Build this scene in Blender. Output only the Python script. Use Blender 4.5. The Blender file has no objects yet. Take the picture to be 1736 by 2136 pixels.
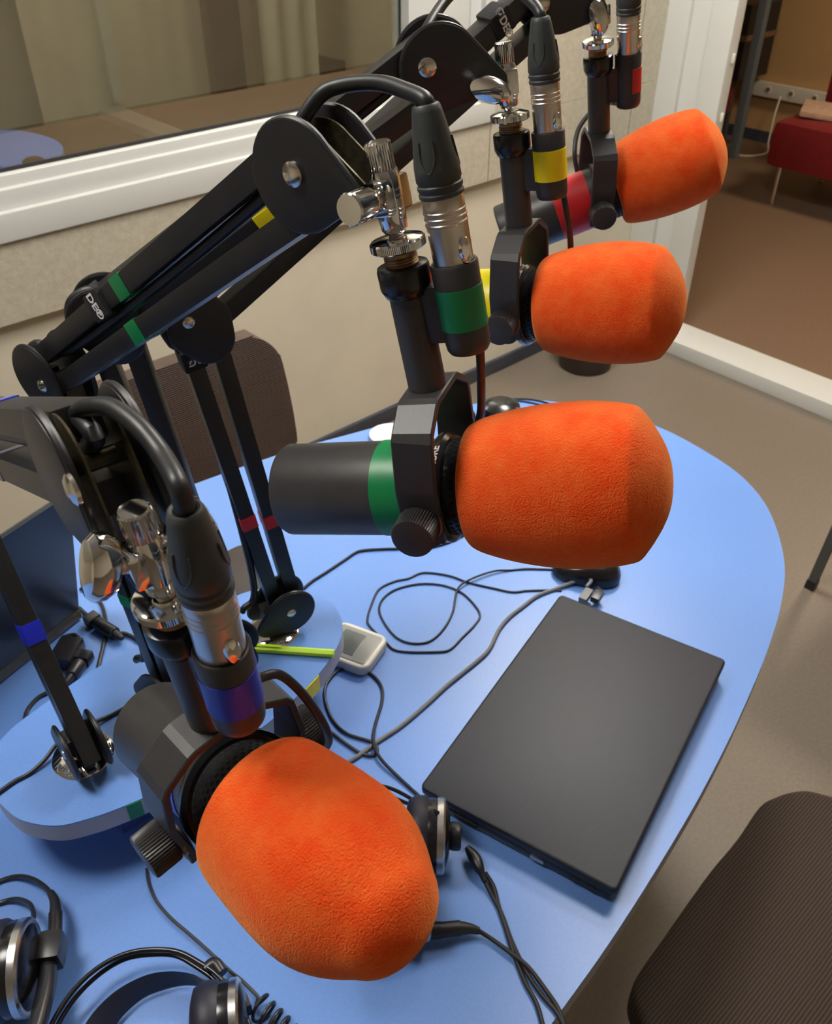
import bpy, bmesh, math, random
from mathutils import Vector, Matrix
random.seed(7)
V = Vector
S = bpy.context.scene
COL = S.collection

# ---------------------------------------------------------------- camera
FPX = 1850.0
PITCH = math.radians(37.5); HEAD = math.radians(47.9)
CF = V((math.cos(PITCH)*math.cos(HEAD), math.cos(PITCH)*math.sin(HEAD), -math.sin(PITCH)))
CR = V((math.sin(HEAD), -math.cos(HEAD), 0)); CU = CR.cross(CF)
CAM = V((0, 0, 1.653))
cd = bpy.data.cameras.new('camera'); cam = bpy.data.objects.new('camera', cd); COL.objects.link(cam)
cd.sensor_fit = 'VERTICAL'; cd.sensor_height = 24; cd.lens = 24*FPX/2136
cd.clip_start = 0.02
cd.dof.use_dof = True; cd.dof.focus_distance = 0.58; cd.dof.aperture_fstop = 14.0
m = Matrix((CR, CU, -CF)).transposed().to_4x4(); m.translation = CAM
cam.matrix_world = m
S.camera = cam
S.view_settings.view_transform = 'Standard'; S.view_settings.look = 'None'
S.view_settings.gamma = 1; S.view_settings.use_curve_mapping = False
S.view_settings.exposure = 0.0

# ---------------------------------------------------------------- world
W = bpy.data.worlds.new('world'); S.world = W; W.use_nodes = True
W.node_tree.nodes['Background'].inputs[0].default_value = (0.75, 0.8, 0.9, 1)
W.node_tree.nodes['Background'].inputs[1].default_value = 0.25
LAMP_POWER = 44.0      # emission of the ceiling luminaires
LAMP_COLOR = (1.0, 0.95, 0.87)
LOUNGE_POWER = 42.0

# ---------------------------------------------------------------- measuring helpers
def ray(x, y): return CF + CR*((x-868)/FPX) - CU*((y-1068)/FPX)
def at(x, y, d): return CAM + ray(x, y)*d
def onz(x, y, z): r = ray(x, y); return CAM + r*((z-CAM.z)/r.z)
def ony(x, y, Y): r = ray(x, y); return CAM + r*((Y-CAM.y)/r.y)
def onx(x, y, X): r = ray(x, y); return CAM + r*((X-CAM.x)/r.x)
def depth(p): return (p-CAM).dot(CF)
def px(p):
    q = p-CAM; d = q.dot(CF)
    return (868+FPX*q.dot(CR)/d, 1068-FPX*q.dot(CU)/d)
TZ = 0.75

# ---------------------------------------------------------------- materials
def mat(name, col, rough=0.5, metal=0.0, spec=0.5, noise=0.0, nscale=40, bump=0.0, bscale=200, sheen=0.0, sheen_tint=None,
        coat=0.0, col2=None, emit=None, estr=0, stretch=None, detail=3.0, bdist=0.001, nrough=0.5):
    M = bpy.data.materials.new(name); M.use_nodes = True
    N = M.node_tree.nodes; L = M.node_tree.links; b = N['Principled BSDF']
    b.inputs['Base Color'].default_value = (*col, 1); b.inputs['Roughness'].default_value = rough
    b.inputs['Metallic'].default_value = metal; b.inputs['Specular IOR Level'].default_value = spec
    if sheen:
        b.inputs['Sheen Weight'].default_value = sheen
        b.inputs['Sheen Roughness'].default_value = 0.4
        if sheen_tint: b.inputs['Sheen Tint'].default_value = (*sheen_tint, 1)
    if coat: b.inputs['Coat Weight'].default_value = coat; b.inputs['Coat Roughness'].default_value = 0.15
    if emit: b.inputs['Emission Color'].default_value = (*emit, 1); b.inputs['Emission Strength'].default_value = estr
    tc = N.new('ShaderNodeTexCoord'); vec = tc.outputs['Object']
    if stretch:
        mp = N.new('ShaderNodeMapping'); mp.inputs['Scale'].default_value = stretch
        L.new(vec, mp.inputs[0]); vec = mp.outputs[0]
    if noise or col2:
        n = N.new('ShaderNodeTexNoise'); n.inputs['Scale'].default_value = nscale; n.inputs['Detail'].default_value = detail
        n.inputs['Roughness'].default_value = nrough
        L.new(vec, n.inputs['Vector'])
        cr = N.new('ShaderNodeValToRGB'); cr.color_ramp.elements[0].position = 0.35; cr.color_ramp.elements[1].position = 0.65
        a = col if col2 else tuple(c*(1-noise) for c in col)
        c2 = col2 if col2 else tuple(min(1, c*(1+noise)) for c in col)
        cr.color_ramp.elements[0].color = (*a, 1); cr.color_ramp.elements[1].color = (*c2, 1)
        L.new(n.outputs['Fac'], cr.inputs[0]); L.new(cr.outputs[0], b.inputs['Base Color'])
    if bump:
        n2 = N.new('ShaderNodeTexNoise'); n2.inputs['Scale'].default_value = bscale; n2.inputs['Detail'].default_value = 2
        L.new(vec, n2.inputs['Vector'])
        bp = N.new('ShaderNodeBump'); bp.inputs['Strength'].default_value = bump; bp.inputs['Distance'].default_value = bdist
        L.new(n2.outputs['Fac'], bp.inputs['Height']); L.new(bp.outputs[0], b.inputs['Normal'])
    return M

def ribbed(name, col, col2, scale, direction='X', rough=0.9):
    M = mat(name, col, rough)
    N = M.node_tree.nodes; L = M.node_tree.links; b = N['Principled BSDF']
    tc = N.new('ShaderNodeTexCoord')
    nz = N.new('ShaderNodeTexNoise'); nz.inputs['Scale'].default_value = 9; nz.inputs['Detail'].default_value = 1
    L.new(tc.outputs['Object'], nz.inputs['Vector'])
    w = N.new('ShaderNodeTexWave'); w.bands_direction = direction; w.inputs['Scale'].default_value = scale
    w.inputs['Distortion'].default_value = 1.2; w.inputs['Detail'].default_value = 1.5; w.inputs['Detail Scale'].default_value = 0.6
    L.new(tc.outputs['Object'], w.inputs['Vector'])
    cr = N.new('ShaderNodeValToRGB'); cr.color_ramp.elements[0].color = (*col, 1); cr.color_ramp.elements[1].color = (*col2, 1)
    L.new(w.outputs['Fac'], cr.inputs[0]); L.new(cr.outputs[0], b.inputs['Base Color'])
    bp = N.new('ShaderNodeBump'); bp.inputs['Strength'].default_value = 0.6; bp.inputs['Distance'].default_value = 0.0015
    L.new(w.outputs['Fac'], bp.inputs['Height']); L.new(bp.outputs[0], b.inputs['Normal'])
    return M

M = {}
M['table'] = mat('blue_laminate', (0.135, 0.285, 0.70), 0.34, noise=0.03, nscale=300, bump=0.05, bscale=600, spec=0.5)
M['edge'] = mat('grey_edge_band', (0.42, 0.44, 0.52), 0.5)
M['panelblue'] = mat('dark_blue_panel', (0.06, 0.12, 0.48), 0.5)
M['wall'] = mat('painted_wall', (0.70, 0.645, 0.52), 0.85, noise=0.03, nscale=6, bump=0.1, bscale=80)
M['stone'] = mat('beige_stone', (0.47, 0.43, 0.33), 0.6, col2=(0.60, 0.56, 0.46), nscale=70, detail=8, nrough=0.75, bump=0.3, bscale=160)
M['grout'] = mat('stone_joint', (0.28, 0.22, 0.15), 0.9)
M['pvc'] = mat('white_frame_plastic', (0.64, 0.65, 0.63), 0.35, noise=0.01, nscale=5)
M['gasket'] = mat('black_gasket', (0.02, 0.02, 0.022), 0.6)
M['floor'] = mat('linoleum', (0.165, 0.134, 0.104), 0.42, col2=(0.205, 0.168, 0.134), nscale=120, detail=6, nrough=0.7, bump=0.1, bscale=300)
M['floor2'] = mat('lounge_linoleum', (0.17, 0.108, 0.07), 0.45, col2=(0.20, 0.13, 0.085), nscale=90, detail=5)
M['skirt'] = mat('grey_skirting', (0.05, 0.055, 0.075), 0.5, noise=0.1)
M['ceil'] = mat('ceiling_paint', (0.75, 0.74, 0.70), 0.9, noise=0.02, nscale=4)
M['lounge'] = mat('lounge_wall', (0.52, 0.33, 0.15), 0.85, noise=0.04, nscale=3)
M['lamp'] = mat('lamp_diffuser', (0.9, 0.9, 0.9), 0.5, emit=LAMP_COLOR, estr=LAMP_POWER)
M['lamp_main'] = mat('bright_lamp_diffuser', (0.9, 0.9, 0.9), 0.5, emit=LAMP_COLOR, estr=LAMP_POWER*1.4)
M['lamp_low'] = mat('dim_lamp_diffuser', (0.9, 0.9, 0.9), 0.5, emit=LAMP_COLOR, estr=LAMP_POWER*.62)
M['lamp2'] = mat('warm_lamp_diffuser', (0.9, 0.9, 0.9), 0.5, emit=(1.0, 0.80, 0.55), estr=LOUNGE_POWER)
M['black'] = mat('black_paint', (0.012, 0.012, 0.0135), 0.42, noise=0.1, nscale=60, bump=0.05, bscale=900)
M['bar'] = mat('black_bar_coating', (0.014, 0.0145, 0.017), 0.36, noise=0.1, nscale=60, bump=0.06, bscale=900)
M['body'] = mat('charcoal_body_paint', (0.034, 0.033, 0.035), 0.40, noise=0.08, nscale=60, bump=0.08, bscale=1500)
M['gloss'] = mat('glossy_black', (0.010, 0.010, 0.012), 0.22, noise=0.05)
M['rubber'] = mat('grey_rubber', (0.042, 0.049, 0.050), 0.48, noise=0.08, nscale=90, bump=0.06, bscale=700)
M['cable'] = mat('cable_rubber', (0.016, 0.017, 0.019), 0.42, noise=0.08)
M['thin'] = mat('thin_cable_rubber', (0.007, 0.009, 0.022), 0.45)
M['greycable'] = mat('grey_cable_jacket', (0.18, 0.18, 0.19), 0.5)
M['chrome'] = mat('chrome', (0.78, 0.77, 0.75), 0.09, 1.0, noise=0.03, nscale=30)
M['nickel'] = mat('satin_nickel', (0.62, 0.58, 0.53), 0.28, 1.0, noise=0.04, nscale=80)
M['brass'] = mat('dull_brass', (0.32, 0.21, 0.11), 0.4, 1.0, noise=0.2, nscale=300)
M['oldbrass'] = mat('aged_plate', (0.10, 0.085, 0.05), 0.42, 0.8, noise=0.3, nscale=200)
M['bolt'] = mat('polished_bolt', (0.72, 0.68, 0.62), 0.2, 1.0, noise=0.06, nscale=200)
M['green'] = mat('green_tape', (0.0, 0.21, 0.062), 0.38, noise=0.05, nscale=30)
M['yellow'] = mat('yellow_tape', (0.92, 0.78, 0.0), 0.4, noise=0.03, nscale=30)
M['red'] = mat('red_tape', (0.62, 0.012, 0.02), 0.4, noise=0.05, nscale=30)
M['blue'] = mat('blue_tape', (0.010, 0.022, 0.50), 0.35, noise=0.05, nscale=30)
M['lilac'] = mat('clear_grey_tape', (0.22, 0.21, 0.27), 0.4, noise=0.05)
M['mesh'] = mat('grille_metal', (0.03, 0.03, 0.035), 0.35, 0.6)
M['hole'] = mat('grille_hole', (0.003, 0.003, 0.003), 0.9)
M['white'] = mat('white_print', (0.8, 0.8, 0.8), 0.6)
M['fabric'] = mat('velcro_fabric', (0.014, 0.014, 0.015), 0.9, noise=0.3, nscale=400, bump=0.5, bscale=700)
M['foam'] = mat('orange_velour', (0.90, 0.075, 0.010), 0.95, col2=(0.94, 0.155, 0.028), nscale=38, detail=8, nrough=0.7, bump=0.75, bscale=900,
                sheen=0.9, sheen_tint=(1.0, 0.46, 0.16), spec=0.1, bdist=0.0012)
M['laptop'] = mat('brushed_black_lid', (0.018, 0.020, 0.029), 0.44, spec=0.28, noise=0.12, nscale=30, stretch=(1, 60, 1), bump=0.15, bscale=40, bdist=0.0003)
M['plastic'] = mat('black_plastic', (0.014, 0.014, 0.018), 0.35)
M['screen'] = mat('laptop_shell', (0.010, 0.013, 0.022), 0.35)
M['strip'] = mat('hinge_strip', (0.09, 0.085, 0.07), 0.35)
M['ribs'] = ribbed('ribbed_brown_fabric', (0.030, 0.021, 0.018), (0.078, 0.050, 0.034), 72, 'Y')
M['weave'] = ribbed('woven_brown_fabric', (0.085, 0.055, 0.043), (0.125, 0.085, 0.066), 70, 'Z')
M['brown'] = mat('dark_brown_cover', (0.040, 0.031, 0.029), 0.6, noise=0.08)
M['steel'] = mat('grey_steel', (0.10, 0.11, 0.115), 0.45, 0.3)
M['post'] = mat('blue_grey_paint', (0.13, 0.16, 0.19), 0.5)
M['redsofa'] = mat('red_upholstery', (0.20, 0.006, 0.008), 0.6, noise=0.08, nscale=20, sheen=0.1)
M['ivory'] = mat('ivory_plastic', (0.72, 0.70, 0.62), 0.4)
M['lcd'] = mat('grey_display', (0.10, 0.12, 0.115), 0.25)
M['lcdfrm'] = mat('display_surround', (0.28, 0.28, 0.27), 0.35)
M['pen'] = mat('yellow_green_plastic', (0.55, 0.85, 0.02), 0.35)
M['leather'] = mat('navy_black_leather', (0.016, 0.016, 0.032), 0.5, noise=0.1, bump=0.2, bscale=400)
M['alu'] = mat('brushed_aluminium', (0.62, 0.62, 0.62), 0.28, 1.0, noise=0.05, nscale=200)
M['curtain'] = mat('beige_curtain', (0.50, 0.47, 0.37), 0.9, noise=0.06, nscale=8)
M['croom'] = mat('control_room_wall', (0.42, 0.36, 0.25), 0.9, noise=0.05, nscale=4)
M['darkwood'] = mat('dark_door_wood', (0.045, 0.028, 0.020), 0.5, noise=0.2, nscale=12)
M['desk'] = mat('brown_desk', (0.20, 0.115, 0.065), 0.5, noise=0.08, nscale=12)
M['glossred'] = mat('red_socket_plastic', (0.5, 0.01, 0.02), 0.4)
M['cloth'] = mat('pinkish_cloth', (0.50, 0.33, 0.24), 0.9, noise=0.1, nscale=30)

def glass_material():
    G = bpy.data.materials.new('window_glass'); G.use_nodes = True
    N = G.node_tree.nodes; L = G.node_tree.links; N.clear()
    o = N.new('ShaderNodeOutputMaterial'); mix = N.new('ShaderNodeMixShader')
    t = N.new('ShaderNodeBsdfTransparent'); t.inputs[0].default_value = (0.78, 0.80, 0.75, 1)
    g = N.new('ShaderNodeBsdfGlossy'); g.inputs['Roughness'].default_value = 0.0
    lw = N.new('ShaderNodeLayerWeight'); lw.inputs['Blend'].default_value = 0.5
    pw = N.new('ShaderNodeMath'); pw.operation = 'POWER'; pw.inputs[1].default_value = 4.0
    ma = N.new('ShaderNodeMath'); ma.operation = 'MULTIPLY_ADD'; ma.inputs[1].default_value = 0.88; ma.inputs[2].default_value = 0.24
    L.new(lw.outputs['Facing'], pw.inputs[0]); L.new(pw.outputs[0], ma.inputs[0])
    L.new(ma.outputs[0], mix.inputs[0]); L.new(t.outputs[0], mix.inputs[1]); L.new(g.outputs[0], mix.inputs[2]); L.new(mix.outputs[0], o.inputs[0])
    return G
M['glass'] = glass_material()

# ---------------------------------------------------------------- mesh helpers
def frame(o, z, x=None):
    z = V(z).normalized()
    x = V(x) if x is not None else (V((1, 0, 0)) if abs(z.x) < 0.9 else V((0, 1, 0)))
    x = (x - z*x.dot(z)).normalized(); y = z.cross(x)
    F = Matrix((x, y, z)).transposed().to_4x4(); F.translation = V(o)
    return F

class MB:
    def __init__(s): s.bm = bmesh.new(); s.mi = 0
    def _face(s, vs):
        try:
            f = s.bm.faces.new(vs); f.material_index = s.mi; return f
        except ValueError: return None
    def lathe(s, F, prof, seg=32, knurl=0.0, kz=None, sq=None):
        rings = []
        for (r, z) in prof:
            if r < 1e-7: rings.append([s.bm.verts.new(F @ V((0, 0, z)))]); continue
            ring = []
            for i in range(seg):
                a = 2*math.pi*i/seg
                rr = r
                if knurl and i % 2 and (kz is None or kz[0] <= z <= kz[1]): rr = r-knurl
                ring.append(s.bm.verts.new(F @ V((rr*math.cos(a), rr*math.sin(a)*(sq or 1), z))))
            rings.append(ring)
        for a, b in zip(rings, rings[1:]):
            if len(a) == 1 and len(b) == 1: continue
            for i in range(seg):
                j = (i+1) % seg
                if len(a) == 1: s._face([a[0], b[j], b[i]])
                elif len(b) == 1: s._face([a[i], a[j], b[0]])
                else: s._face([a[i], a[j], b[j], b[i]])
        if len(rings[0]) > 1: s._face(list(reversed(rings[0])))
        if len(rings[-1]) > 1: s._face(rings[-1])
        return s
    def cyl(s, F, r, z0, z1, seg=32, bev=0.0, knurl=0.0):
        b = min(bev, abs(z1-z0)/2.01, r*0.9)
        if b: p = [(r-b, z0), (r-b*0.3, z0+b*0.3), (r, z0+b), (r, z1-b), (r-b*0.3, z1-b*0.3), (r-b, z1)]
        else: p = [(r, z0), (r, z1)]
        return s.lathe(F, p, seg, knurl)
    def box(s, F, sx, sy, sz, c=(0, 0, 0), bev=0.0):
        t = bmesh.new(); bmesh.ops.create_cube(t, size=1.0)
        for v in t.verts: v.co = V((v.co.x*sx+c[0], v.co.y*sy+c[1], v.co.z*sz+c[2]))
        if bev: bmesh.ops.bevel(t, geom=list(t.edges), offset=bev, segments=2, affect='EDGES', profile=0.7)
        mp = {v: s.bm.verts.new(F @ v.co) for v in t.verts}
        for f in t.faces: s._face([mp[v] for v in f.verts])
        t.free(); return s
    def prism(s, F, poly, z0, z1, bev=0.0, segs=2):
        t = bmesh.new(); vs = [t.verts.new((p[0], p[1], z0)) for p in poly]
        f = t.faces.new(vs); r = bmesh.ops.extrude_face_region(t, geom=[f])
        top = [g for g in r['geom'] if isinstance(g, bmesh.types.BMVert)]
        for v in top: v.co.z = z1
        bmesh.ops.recalc_face_normals(t, faces=t.faces)
        if bev:
            es = [e for e in t.edges if abs(e.verts[0].co.z-e.verts[1].co.z) < 1e-9]
            bmesh.ops.bevel(t, geom=es, offset=bev, segments=segs, affect='EDGES', profile=0.6, clamp_overlap=True)
        mp = {v: s.bm.verts.new(F @ v.co) for v in t.verts}
        for f in t.faces: s._face([mp[v] for v in f.verts])
        t.free(); return s
    def tube(s, pts, r, seg=12, smooth=True, n=8, flat=None):
        pts = [V(p) for p in pts]
        if smooth and len(pts) > 2:
            q = [pts[0]*2-pts[1]] + pts + [pts[-1]*2-pts[-2]]; out = []
            for i in range(1, len(q)-2):
                for k in range(n):
                    t = k/n; a, b, c, d = q[i-1], q[i], q[i+1], q[i+2]
                    out.append(0.5*((2*b)+(c-a)*t+(2*a-5*b+4*c-d)*t*t+(3*b-a-3*c+d)*t**3))
            out.append(pts[-1]); pts = out
        rad = r if callable(r) else (lambda t: r)
        T = [(pts[min(i+1, len(pts)-1)]-pts[max(i-1, 0)]).normalized() for i in range(len(pts))]
        nrm = T[0].orthogonal().normalized(); rings = []
        for i, p in enumerate(pts):
            nrm = (nrm - T[i]*nrm.dot(T[i])).normalized(); bn = T[i].cross(nrm); rr = rad(i/(len(pts)-1))
            rings.append([s.bm.verts.new(p+nrm*(rr*math.cos(2*math.pi*k/seg))+bn*(rr*math.sin(2*math.pi*k/seg))) for k in range(seg)])
        for a, b in zip(rings, rings[1:]):
            for k in range(seg): s._face([a[k], a[(k+1) % seg], b[(k+1) % seg], b[k]])
        s._face(list(reversed(rings[0]))); s._face(rings[-1])
        return s
    def sweep(s, pts, prof, up):
        """sweep a 2D profile (side, up) along pts, with a given up vector per point"""
        rings = []
        pts = [V(p) for p in pts]
        for i, p in enumerate(pts):
            T = (pts[min(i+1, len(pts)-1)]-pts[max(i-1, 0)]).normalized()
            u = V(up[i] if isinstance(up, list) else up); u = (u-T*u.dot(T)).normalized(); sd = T.cross(u)
            rings.append([s.bm.verts.new(p+sd*a+u*b) for a, b in prof])
        k = len(prof)
        for a, b in zip(rings, rings[1:]):
            for j in range(k): s._face([a[j], a[(j+1) % k], b[(j+1) % k], b[j]])
        s._face(list(reversed(rings[0]))); s._face(rings[-1])
        return s
    def build(s, name, ms, parent=None, smooth=True, angle=35, kind=None, label=None):
        bmesh.ops.recalc_face_normals(s.bm, faces=s.bm.faces)
        off = V((0, 0, 0)); p = parent
        while p is not None: off += p.location; p = p.parent
        if parent is None:
            # put the origin at the mesh's own base
            xs = [v.co for v in s.bm.verts]
            off = V(((min(c.x for c in xs)+max(c.x for c in xs))/2, (min(c.y for c in xs)+max(c.y for c in xs))/2, min(c.z for c in xs)))
        for v in s.bm.verts: v.co -= off
        me = bpy.data.meshes.new(name); s.bm.to_mesh(me); s.bm.free()
        if smooth:
            for f in me.polygons: f.use_smooth = True
            me.set_sharp_from_angle(angle=math.radians(angle))
        o = bpy.data.objects.new(name, me); COL.objects.link(o)
        for mm in (ms if isinstance(ms, (list, tuple)) else [ms]): me.materials.append(mm)
        if parent is None: o.location = off
        else: o.parent = parent
        if kind: o['kind'] = kind
        if label: o['label'] = label
        return o

def thing(name, label, cat, loc, group=None):
    o = bpy.data.objects.new(name, None); COL.objects.link(o); o.location = loc; o.empty_display_size = 0.02
    o['label'] = label; o['category'] = cat
    if group: o['group'] = group
    return o
def tag(o, label, cat, group=None, kind=None):
    o['label'] = label; o['category'] = cat
    if group: o['group'] = group
    if kind: o['kind'] = kind
    return o
I4 = Matrix.Identity(4)
def T(x, y, z): return Matrix.Translation((x, y, z))
def rrect(w, h, r, n=5):
    out = []
    for cx_, cy_, a0 in ((w/2-r, h/2-r, 0), (-w/2+r, h/2-r, 90), (-w/2+r, -h/2+r, 180), (w/2-r, -h/2+r, 270)):
        for i in range(n+1):
            a = math.radians(a0+90*i/n); out.append((cx_+r*math.cos(a), cy_+r*math.sin(a)))
    return out
def hull2(c1, r1, c2, r2, n=20):
    """outline of the hull of two circles"""
    pts = []
    for c, r in ((c1, r1), (c2, r2)):
        for i in range(n*2): a = math.pi*i/n; pts.append((c[0]+r*math.cos(a), c[1]+r*math.sin(a)))
    pts = sorted(set((round(a, 7), round(b, 7)) for a, b in pts))
    def half(P):
        h = []
        for p in P:
            while len(h) > 1 and (h[-1][0]-h[-2][0])*(p[1]-h[-2][1])-(h[-1][1]-h[-2][1])*(p[0]-h[-2][0]) <= 1e-12: h.pop()
            h.append(p)
        return h
    lo = half(pts); up = half(pts[::-1]); return lo[:-1]+up[:-1]
def text(body, size, F, m, name, parent, extrude=0.0002, bend=None):
    c = bpy.data.curves.new('t', 'FONT'); c.body = body; c.size = size; c.extrude = extrude; c.align_x = 'CENTER'; c.align_y = 'CENTER'
    c.offset = size*0.03
    t = bpy.data.objects.new('t', c); COL.objects.link(t)
    dg = bpy.context.evaluated_depsgraph_get(); dg.update()
    me = bpy.data.meshes.new_from_object(t.evaluated_get(dg)); bpy.data.objects.remove(t); bpy.data.curves.remove(c)
    off = V((0, 0, 0)); p = parent
    while p is not None: off += p.location; p = p.parent
    for v in me.vertices:
        co = v.co.copy()
        if bend:  # wrap x around a cylinder of radius bend whose axis is local y
            a = co.x/bend; co = V(((bend+co.z)*math.sin(a), co.y, (bend+co.z)*math.cos(a)-bend))
        v.co = F @ co - off
    me.name = name; me.materials.clear(); me.materials.append(m)
    o = bpy.data.objects.new(name, me); COL.objects.link(o); o.parent = parent
    return o

# ================================================================ THE ROOM
WY = 2.06; PX = 3.09; CH = 2.75
X0, Y0 = -2.6, -2.6
def slab(name, x0, x1, y0, y1, z0, z1, m, parent=None, bev=0, kind='structure'):
    o = MB().box(I4, x1-x0, y1-y0, z1-z0, ((x0+x1)/2, (y0+y1)/2, (z0+z1)/2), bev).build(name, m, parent, smooth=bool(bev))
    if kind and parent is None: o['kind'] = kind
    return o
slab('floor', X0-.2, PX+.06, Y0-.2, WY+.15, -.1, 0, M['floor'])
slab('floor_lounge', PX+.06, 6.2, Y0-.2, 5.0, -.1, 0, M['floor2'])
slab('ceiling', X0-.2, 6.2, Y0-.2, 5.0, CH, CH+.1, M['ceil'])
# ---------------------------------------------------------------- ceiling luminaires
def luminaire(x, y, sx, sy, m, label):
    t = thing('ceiling_light', label, 'ceiling light', (x, y, CH-.04), 'recessed ceiling lights')
    b = MB()
    for dx, dy, w, d in ((0, sy/2, sx+.04, .02), (0, -sy/2, sx+.04, .02), (sx/2, 0, .02, sy), (-sx/2, 0, .02, sy)):
        b.box(I4, w, d, .04, (x+dx, y+dy, CH-.02))
    b.build('frame', M['pvc'], t, smooth=False)
    MB().box(I4, sx-.02, sy-.02, .01, (x, y, CH-.015)).build('diffuser', m, t, smooth=False)

# window wall with an opening
WX1 = 2.17; WZ0 = 0.93
wb = MB()
wb.box(I4, PX+.16-X0+.2, .15, WZ0, ((X0-.2+PX+.16)/2, WY+.075, WZ0/2))
wb.box(I4, PX+.16-WX1, .15, CH-WZ0, ((WX1+PX+.16)/2, WY+.075, (CH+WZ0)/2))
wb.box(I4, WX1-X0+.2, .15, CH-2.1, ((WX1+X0-.2)/2, WY+.075, (CH+2.1)/2))
o = wb.build('wall_back', M['wall'], smooth=False); o['kind'] = 'structure'
slab('wall_left', X0-.2, X0, Y0-.2, WY+.15, 0, CH, M['wall'])
slab('wall_front', X0, 6.2, Y0-.2, Y0, 0, CH, M['wall'])
# stone facing under and beside the window, with joints
sf = MB()
SZ0 = 0.745
sf.box(I4, PX+.0-X0, .02, WZ0-SZ0, ((X0+PX)/2, WY-.010, (WZ0+SZ0)/2))
sf.box(I4, PX-WX1, .02, CH-WZ0-.002, ((WX1+PX)/2, WY-.010, (CH+WZ0)/2))
sf.mi = 1
for x in (2.16, 2.90):
    sf.box(I4, .003, .003, (WZ0-SZ0) if x < 2.1 else 1.2, (x, WY-.0195, SZ0+((WZ0-SZ0) if x < 2.1 else 1.2)/2))
for z in (1.34, 1.94): sf.box(I4, PX-WX1, .003, .003, ((PX+WX1)/2, WY-.0195, z))
o = sf.build('trim_1', [M['stone'], M['grout']], smooth=False); o['kind'] = 'structure'
o = MB().box(I4, PX-X0, .014, .055, ((X0+PX)/2, WY-.007, .0275), .003).build('baseboard_back', M['skirt']); o['kind'] = 'structure'
# window: outer frame, sash, bead, gasket and glass
wr = bpy.data.objects.new('window_1', None); COL.objects.link(wr); wr.location = (0, WY, WZ0); wr['kind'] = 'structure'
def wframe(name, x0, x1, z0, z1, wd, y0, y1, m, bev=.004):
    b = MB()
    b.box(I4, x1-x0, y1-y0, wd, ((x0+x1)/2, (y0+y1)/2, z0+wd/2), bev); b.box(I4, x1-x0, y1-y0, wd, ((x0+x1)/2, (y0+y1)/2, z1-wd/2), bev)
    for x in (x0+wd/2, x1-wd/2): b.box(I4, wd, y1-y0, z1-z0-2*wd, (x, (y0+y1)/2, (z0+z1)/2))
    return b.build(name, m, wr, angle=40)
wframe('window_frame', X0+.3, WX1, WZ0, 2.1, .062, WY-.028, WY+.075, M['pvc'])
wframe('window_sash', X0+.36, WX1-.055, WZ0+.055, 2.045, .050, WY-.010, WY+.065, M['pvc'], .008)
wframe('glazing_bead', X0+.40, WX1-.100, WZ0+.100, 2.0, .030, WY+.006, WY+.040, M['pvc'], .010)
# wide right hand jamb of the window
MB().box(I4, .25, .06, 2.0-WZ0-.11, (WX1-.215, WY+.025, (2.0+WZ0+.11)/2), .006).build('window_jamb', M['pvc'], wr)
gx0, gx1, gz0, gz1 = X0+.42, 1.83, 1.062, 1.97
wframe('gasket', gx0-.004, gx1+.008, gz0-.006, gz1+.006, .012, WY+.028, WY+.034, M['gasket'], 0)
MB().box(I4, gx1-gx0, .004, gz1-gz0, ((gx0+gx1)/2, WY+.032, (gz0+gz1)/2)).build('pane', M['glass'], wr, smooth=False)
# control room behind the glass
slab('wall_control_room', X0-.2, PX+.1, 4.9, 5.0, 0, CH, M['croom'])
slab('wall_control_side', PX+.06, PX+.16, WY+.15, 4.9, 0, CH, M['croom'])
slab('wall_control_left', X0-.2, X0-.1, WY+.15, 4.9, 0, CH, M['croom'])
slab('floor_control_room', X0-.2, PX+.06, WY+.15, 5.0, -.1, 0, M['floor'])
dk = thing('control_desk', 'brown desk seen dimly through the studio window', 'desk', (1.6, 2.75, 0))
MB().box(I4, 1.7, .55, .03, (1.7, 2.72, .90), .004).build('desk_top', M['desk'], dk)
for x in (.9, 2.5): MB().box(I4, .03, .5, .88, (x, 2.72, .443)).build('side_panel', M['desk'], dk)
def curtain(x0, x1, y, label, m, z0=.05, z1=2.5, amp=.014):
    b = MB(); n = 90; pr = []
    for i in range(n+1):
        t = i/n; x = x0+(x1-x0)*t; pr.append((x, y+amp*math.sin(t*(x1-x0)*52)))
    for k, z in enumerate((z0, z1)):
        pass
    vs = [[b.bm.verts.new((x, yy+dy, z)) for (x, yy) in pr] for dy, z in ((0, z0), (0, z1), (.004, z1), (.004, z0))]
    for r in range(4):
        for i in range(n): b._face([vs[r][i], vs[r][i+1], vs[(r+1) % 4][i+1], vs[(r+1) % 4][i]])
    return tag(b.build('curtain', m), label, 'curtain')
def cx(p, Y): return ony(p, 120, Y).x
curtain(cx(548, 3.9), cx(662, 3.9), 3.9, 'pale beige curtain seen through the window, between a dark door and a dark board', M['curtain'])
curtain(cx(60, 4.5), cx(430, 4.5), 4.5, 'wide beige curtain dimly seen through the left part of the window', M['croom'], amp=.004)
dr = MB().box(I4, cx(505, 4.3)-cx(448, 4.3), .05, 2.1, (cx(476, 4.3), 4.3, 1.06), .004).build('door_2', M['darkwood']); dr['kind'] = 'structure'
xa, xb = cx(684, 4.2), min(cx(860, 4.2), PX+.03)
bd = thing('low_cabinet', 'dark brown low cabinet behind the right end of the studio window', 'cabinet', ((xa+xb)/2, 4.2, 0))
MB().box(I4, xb-xa, .30, ony(740, 122, 4.05).z, ((xa+xb)/2, 4.2, ony(740, 122, 4.05).z/2), .004).build('cabinet_body', M['darkwood'], bd)
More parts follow.
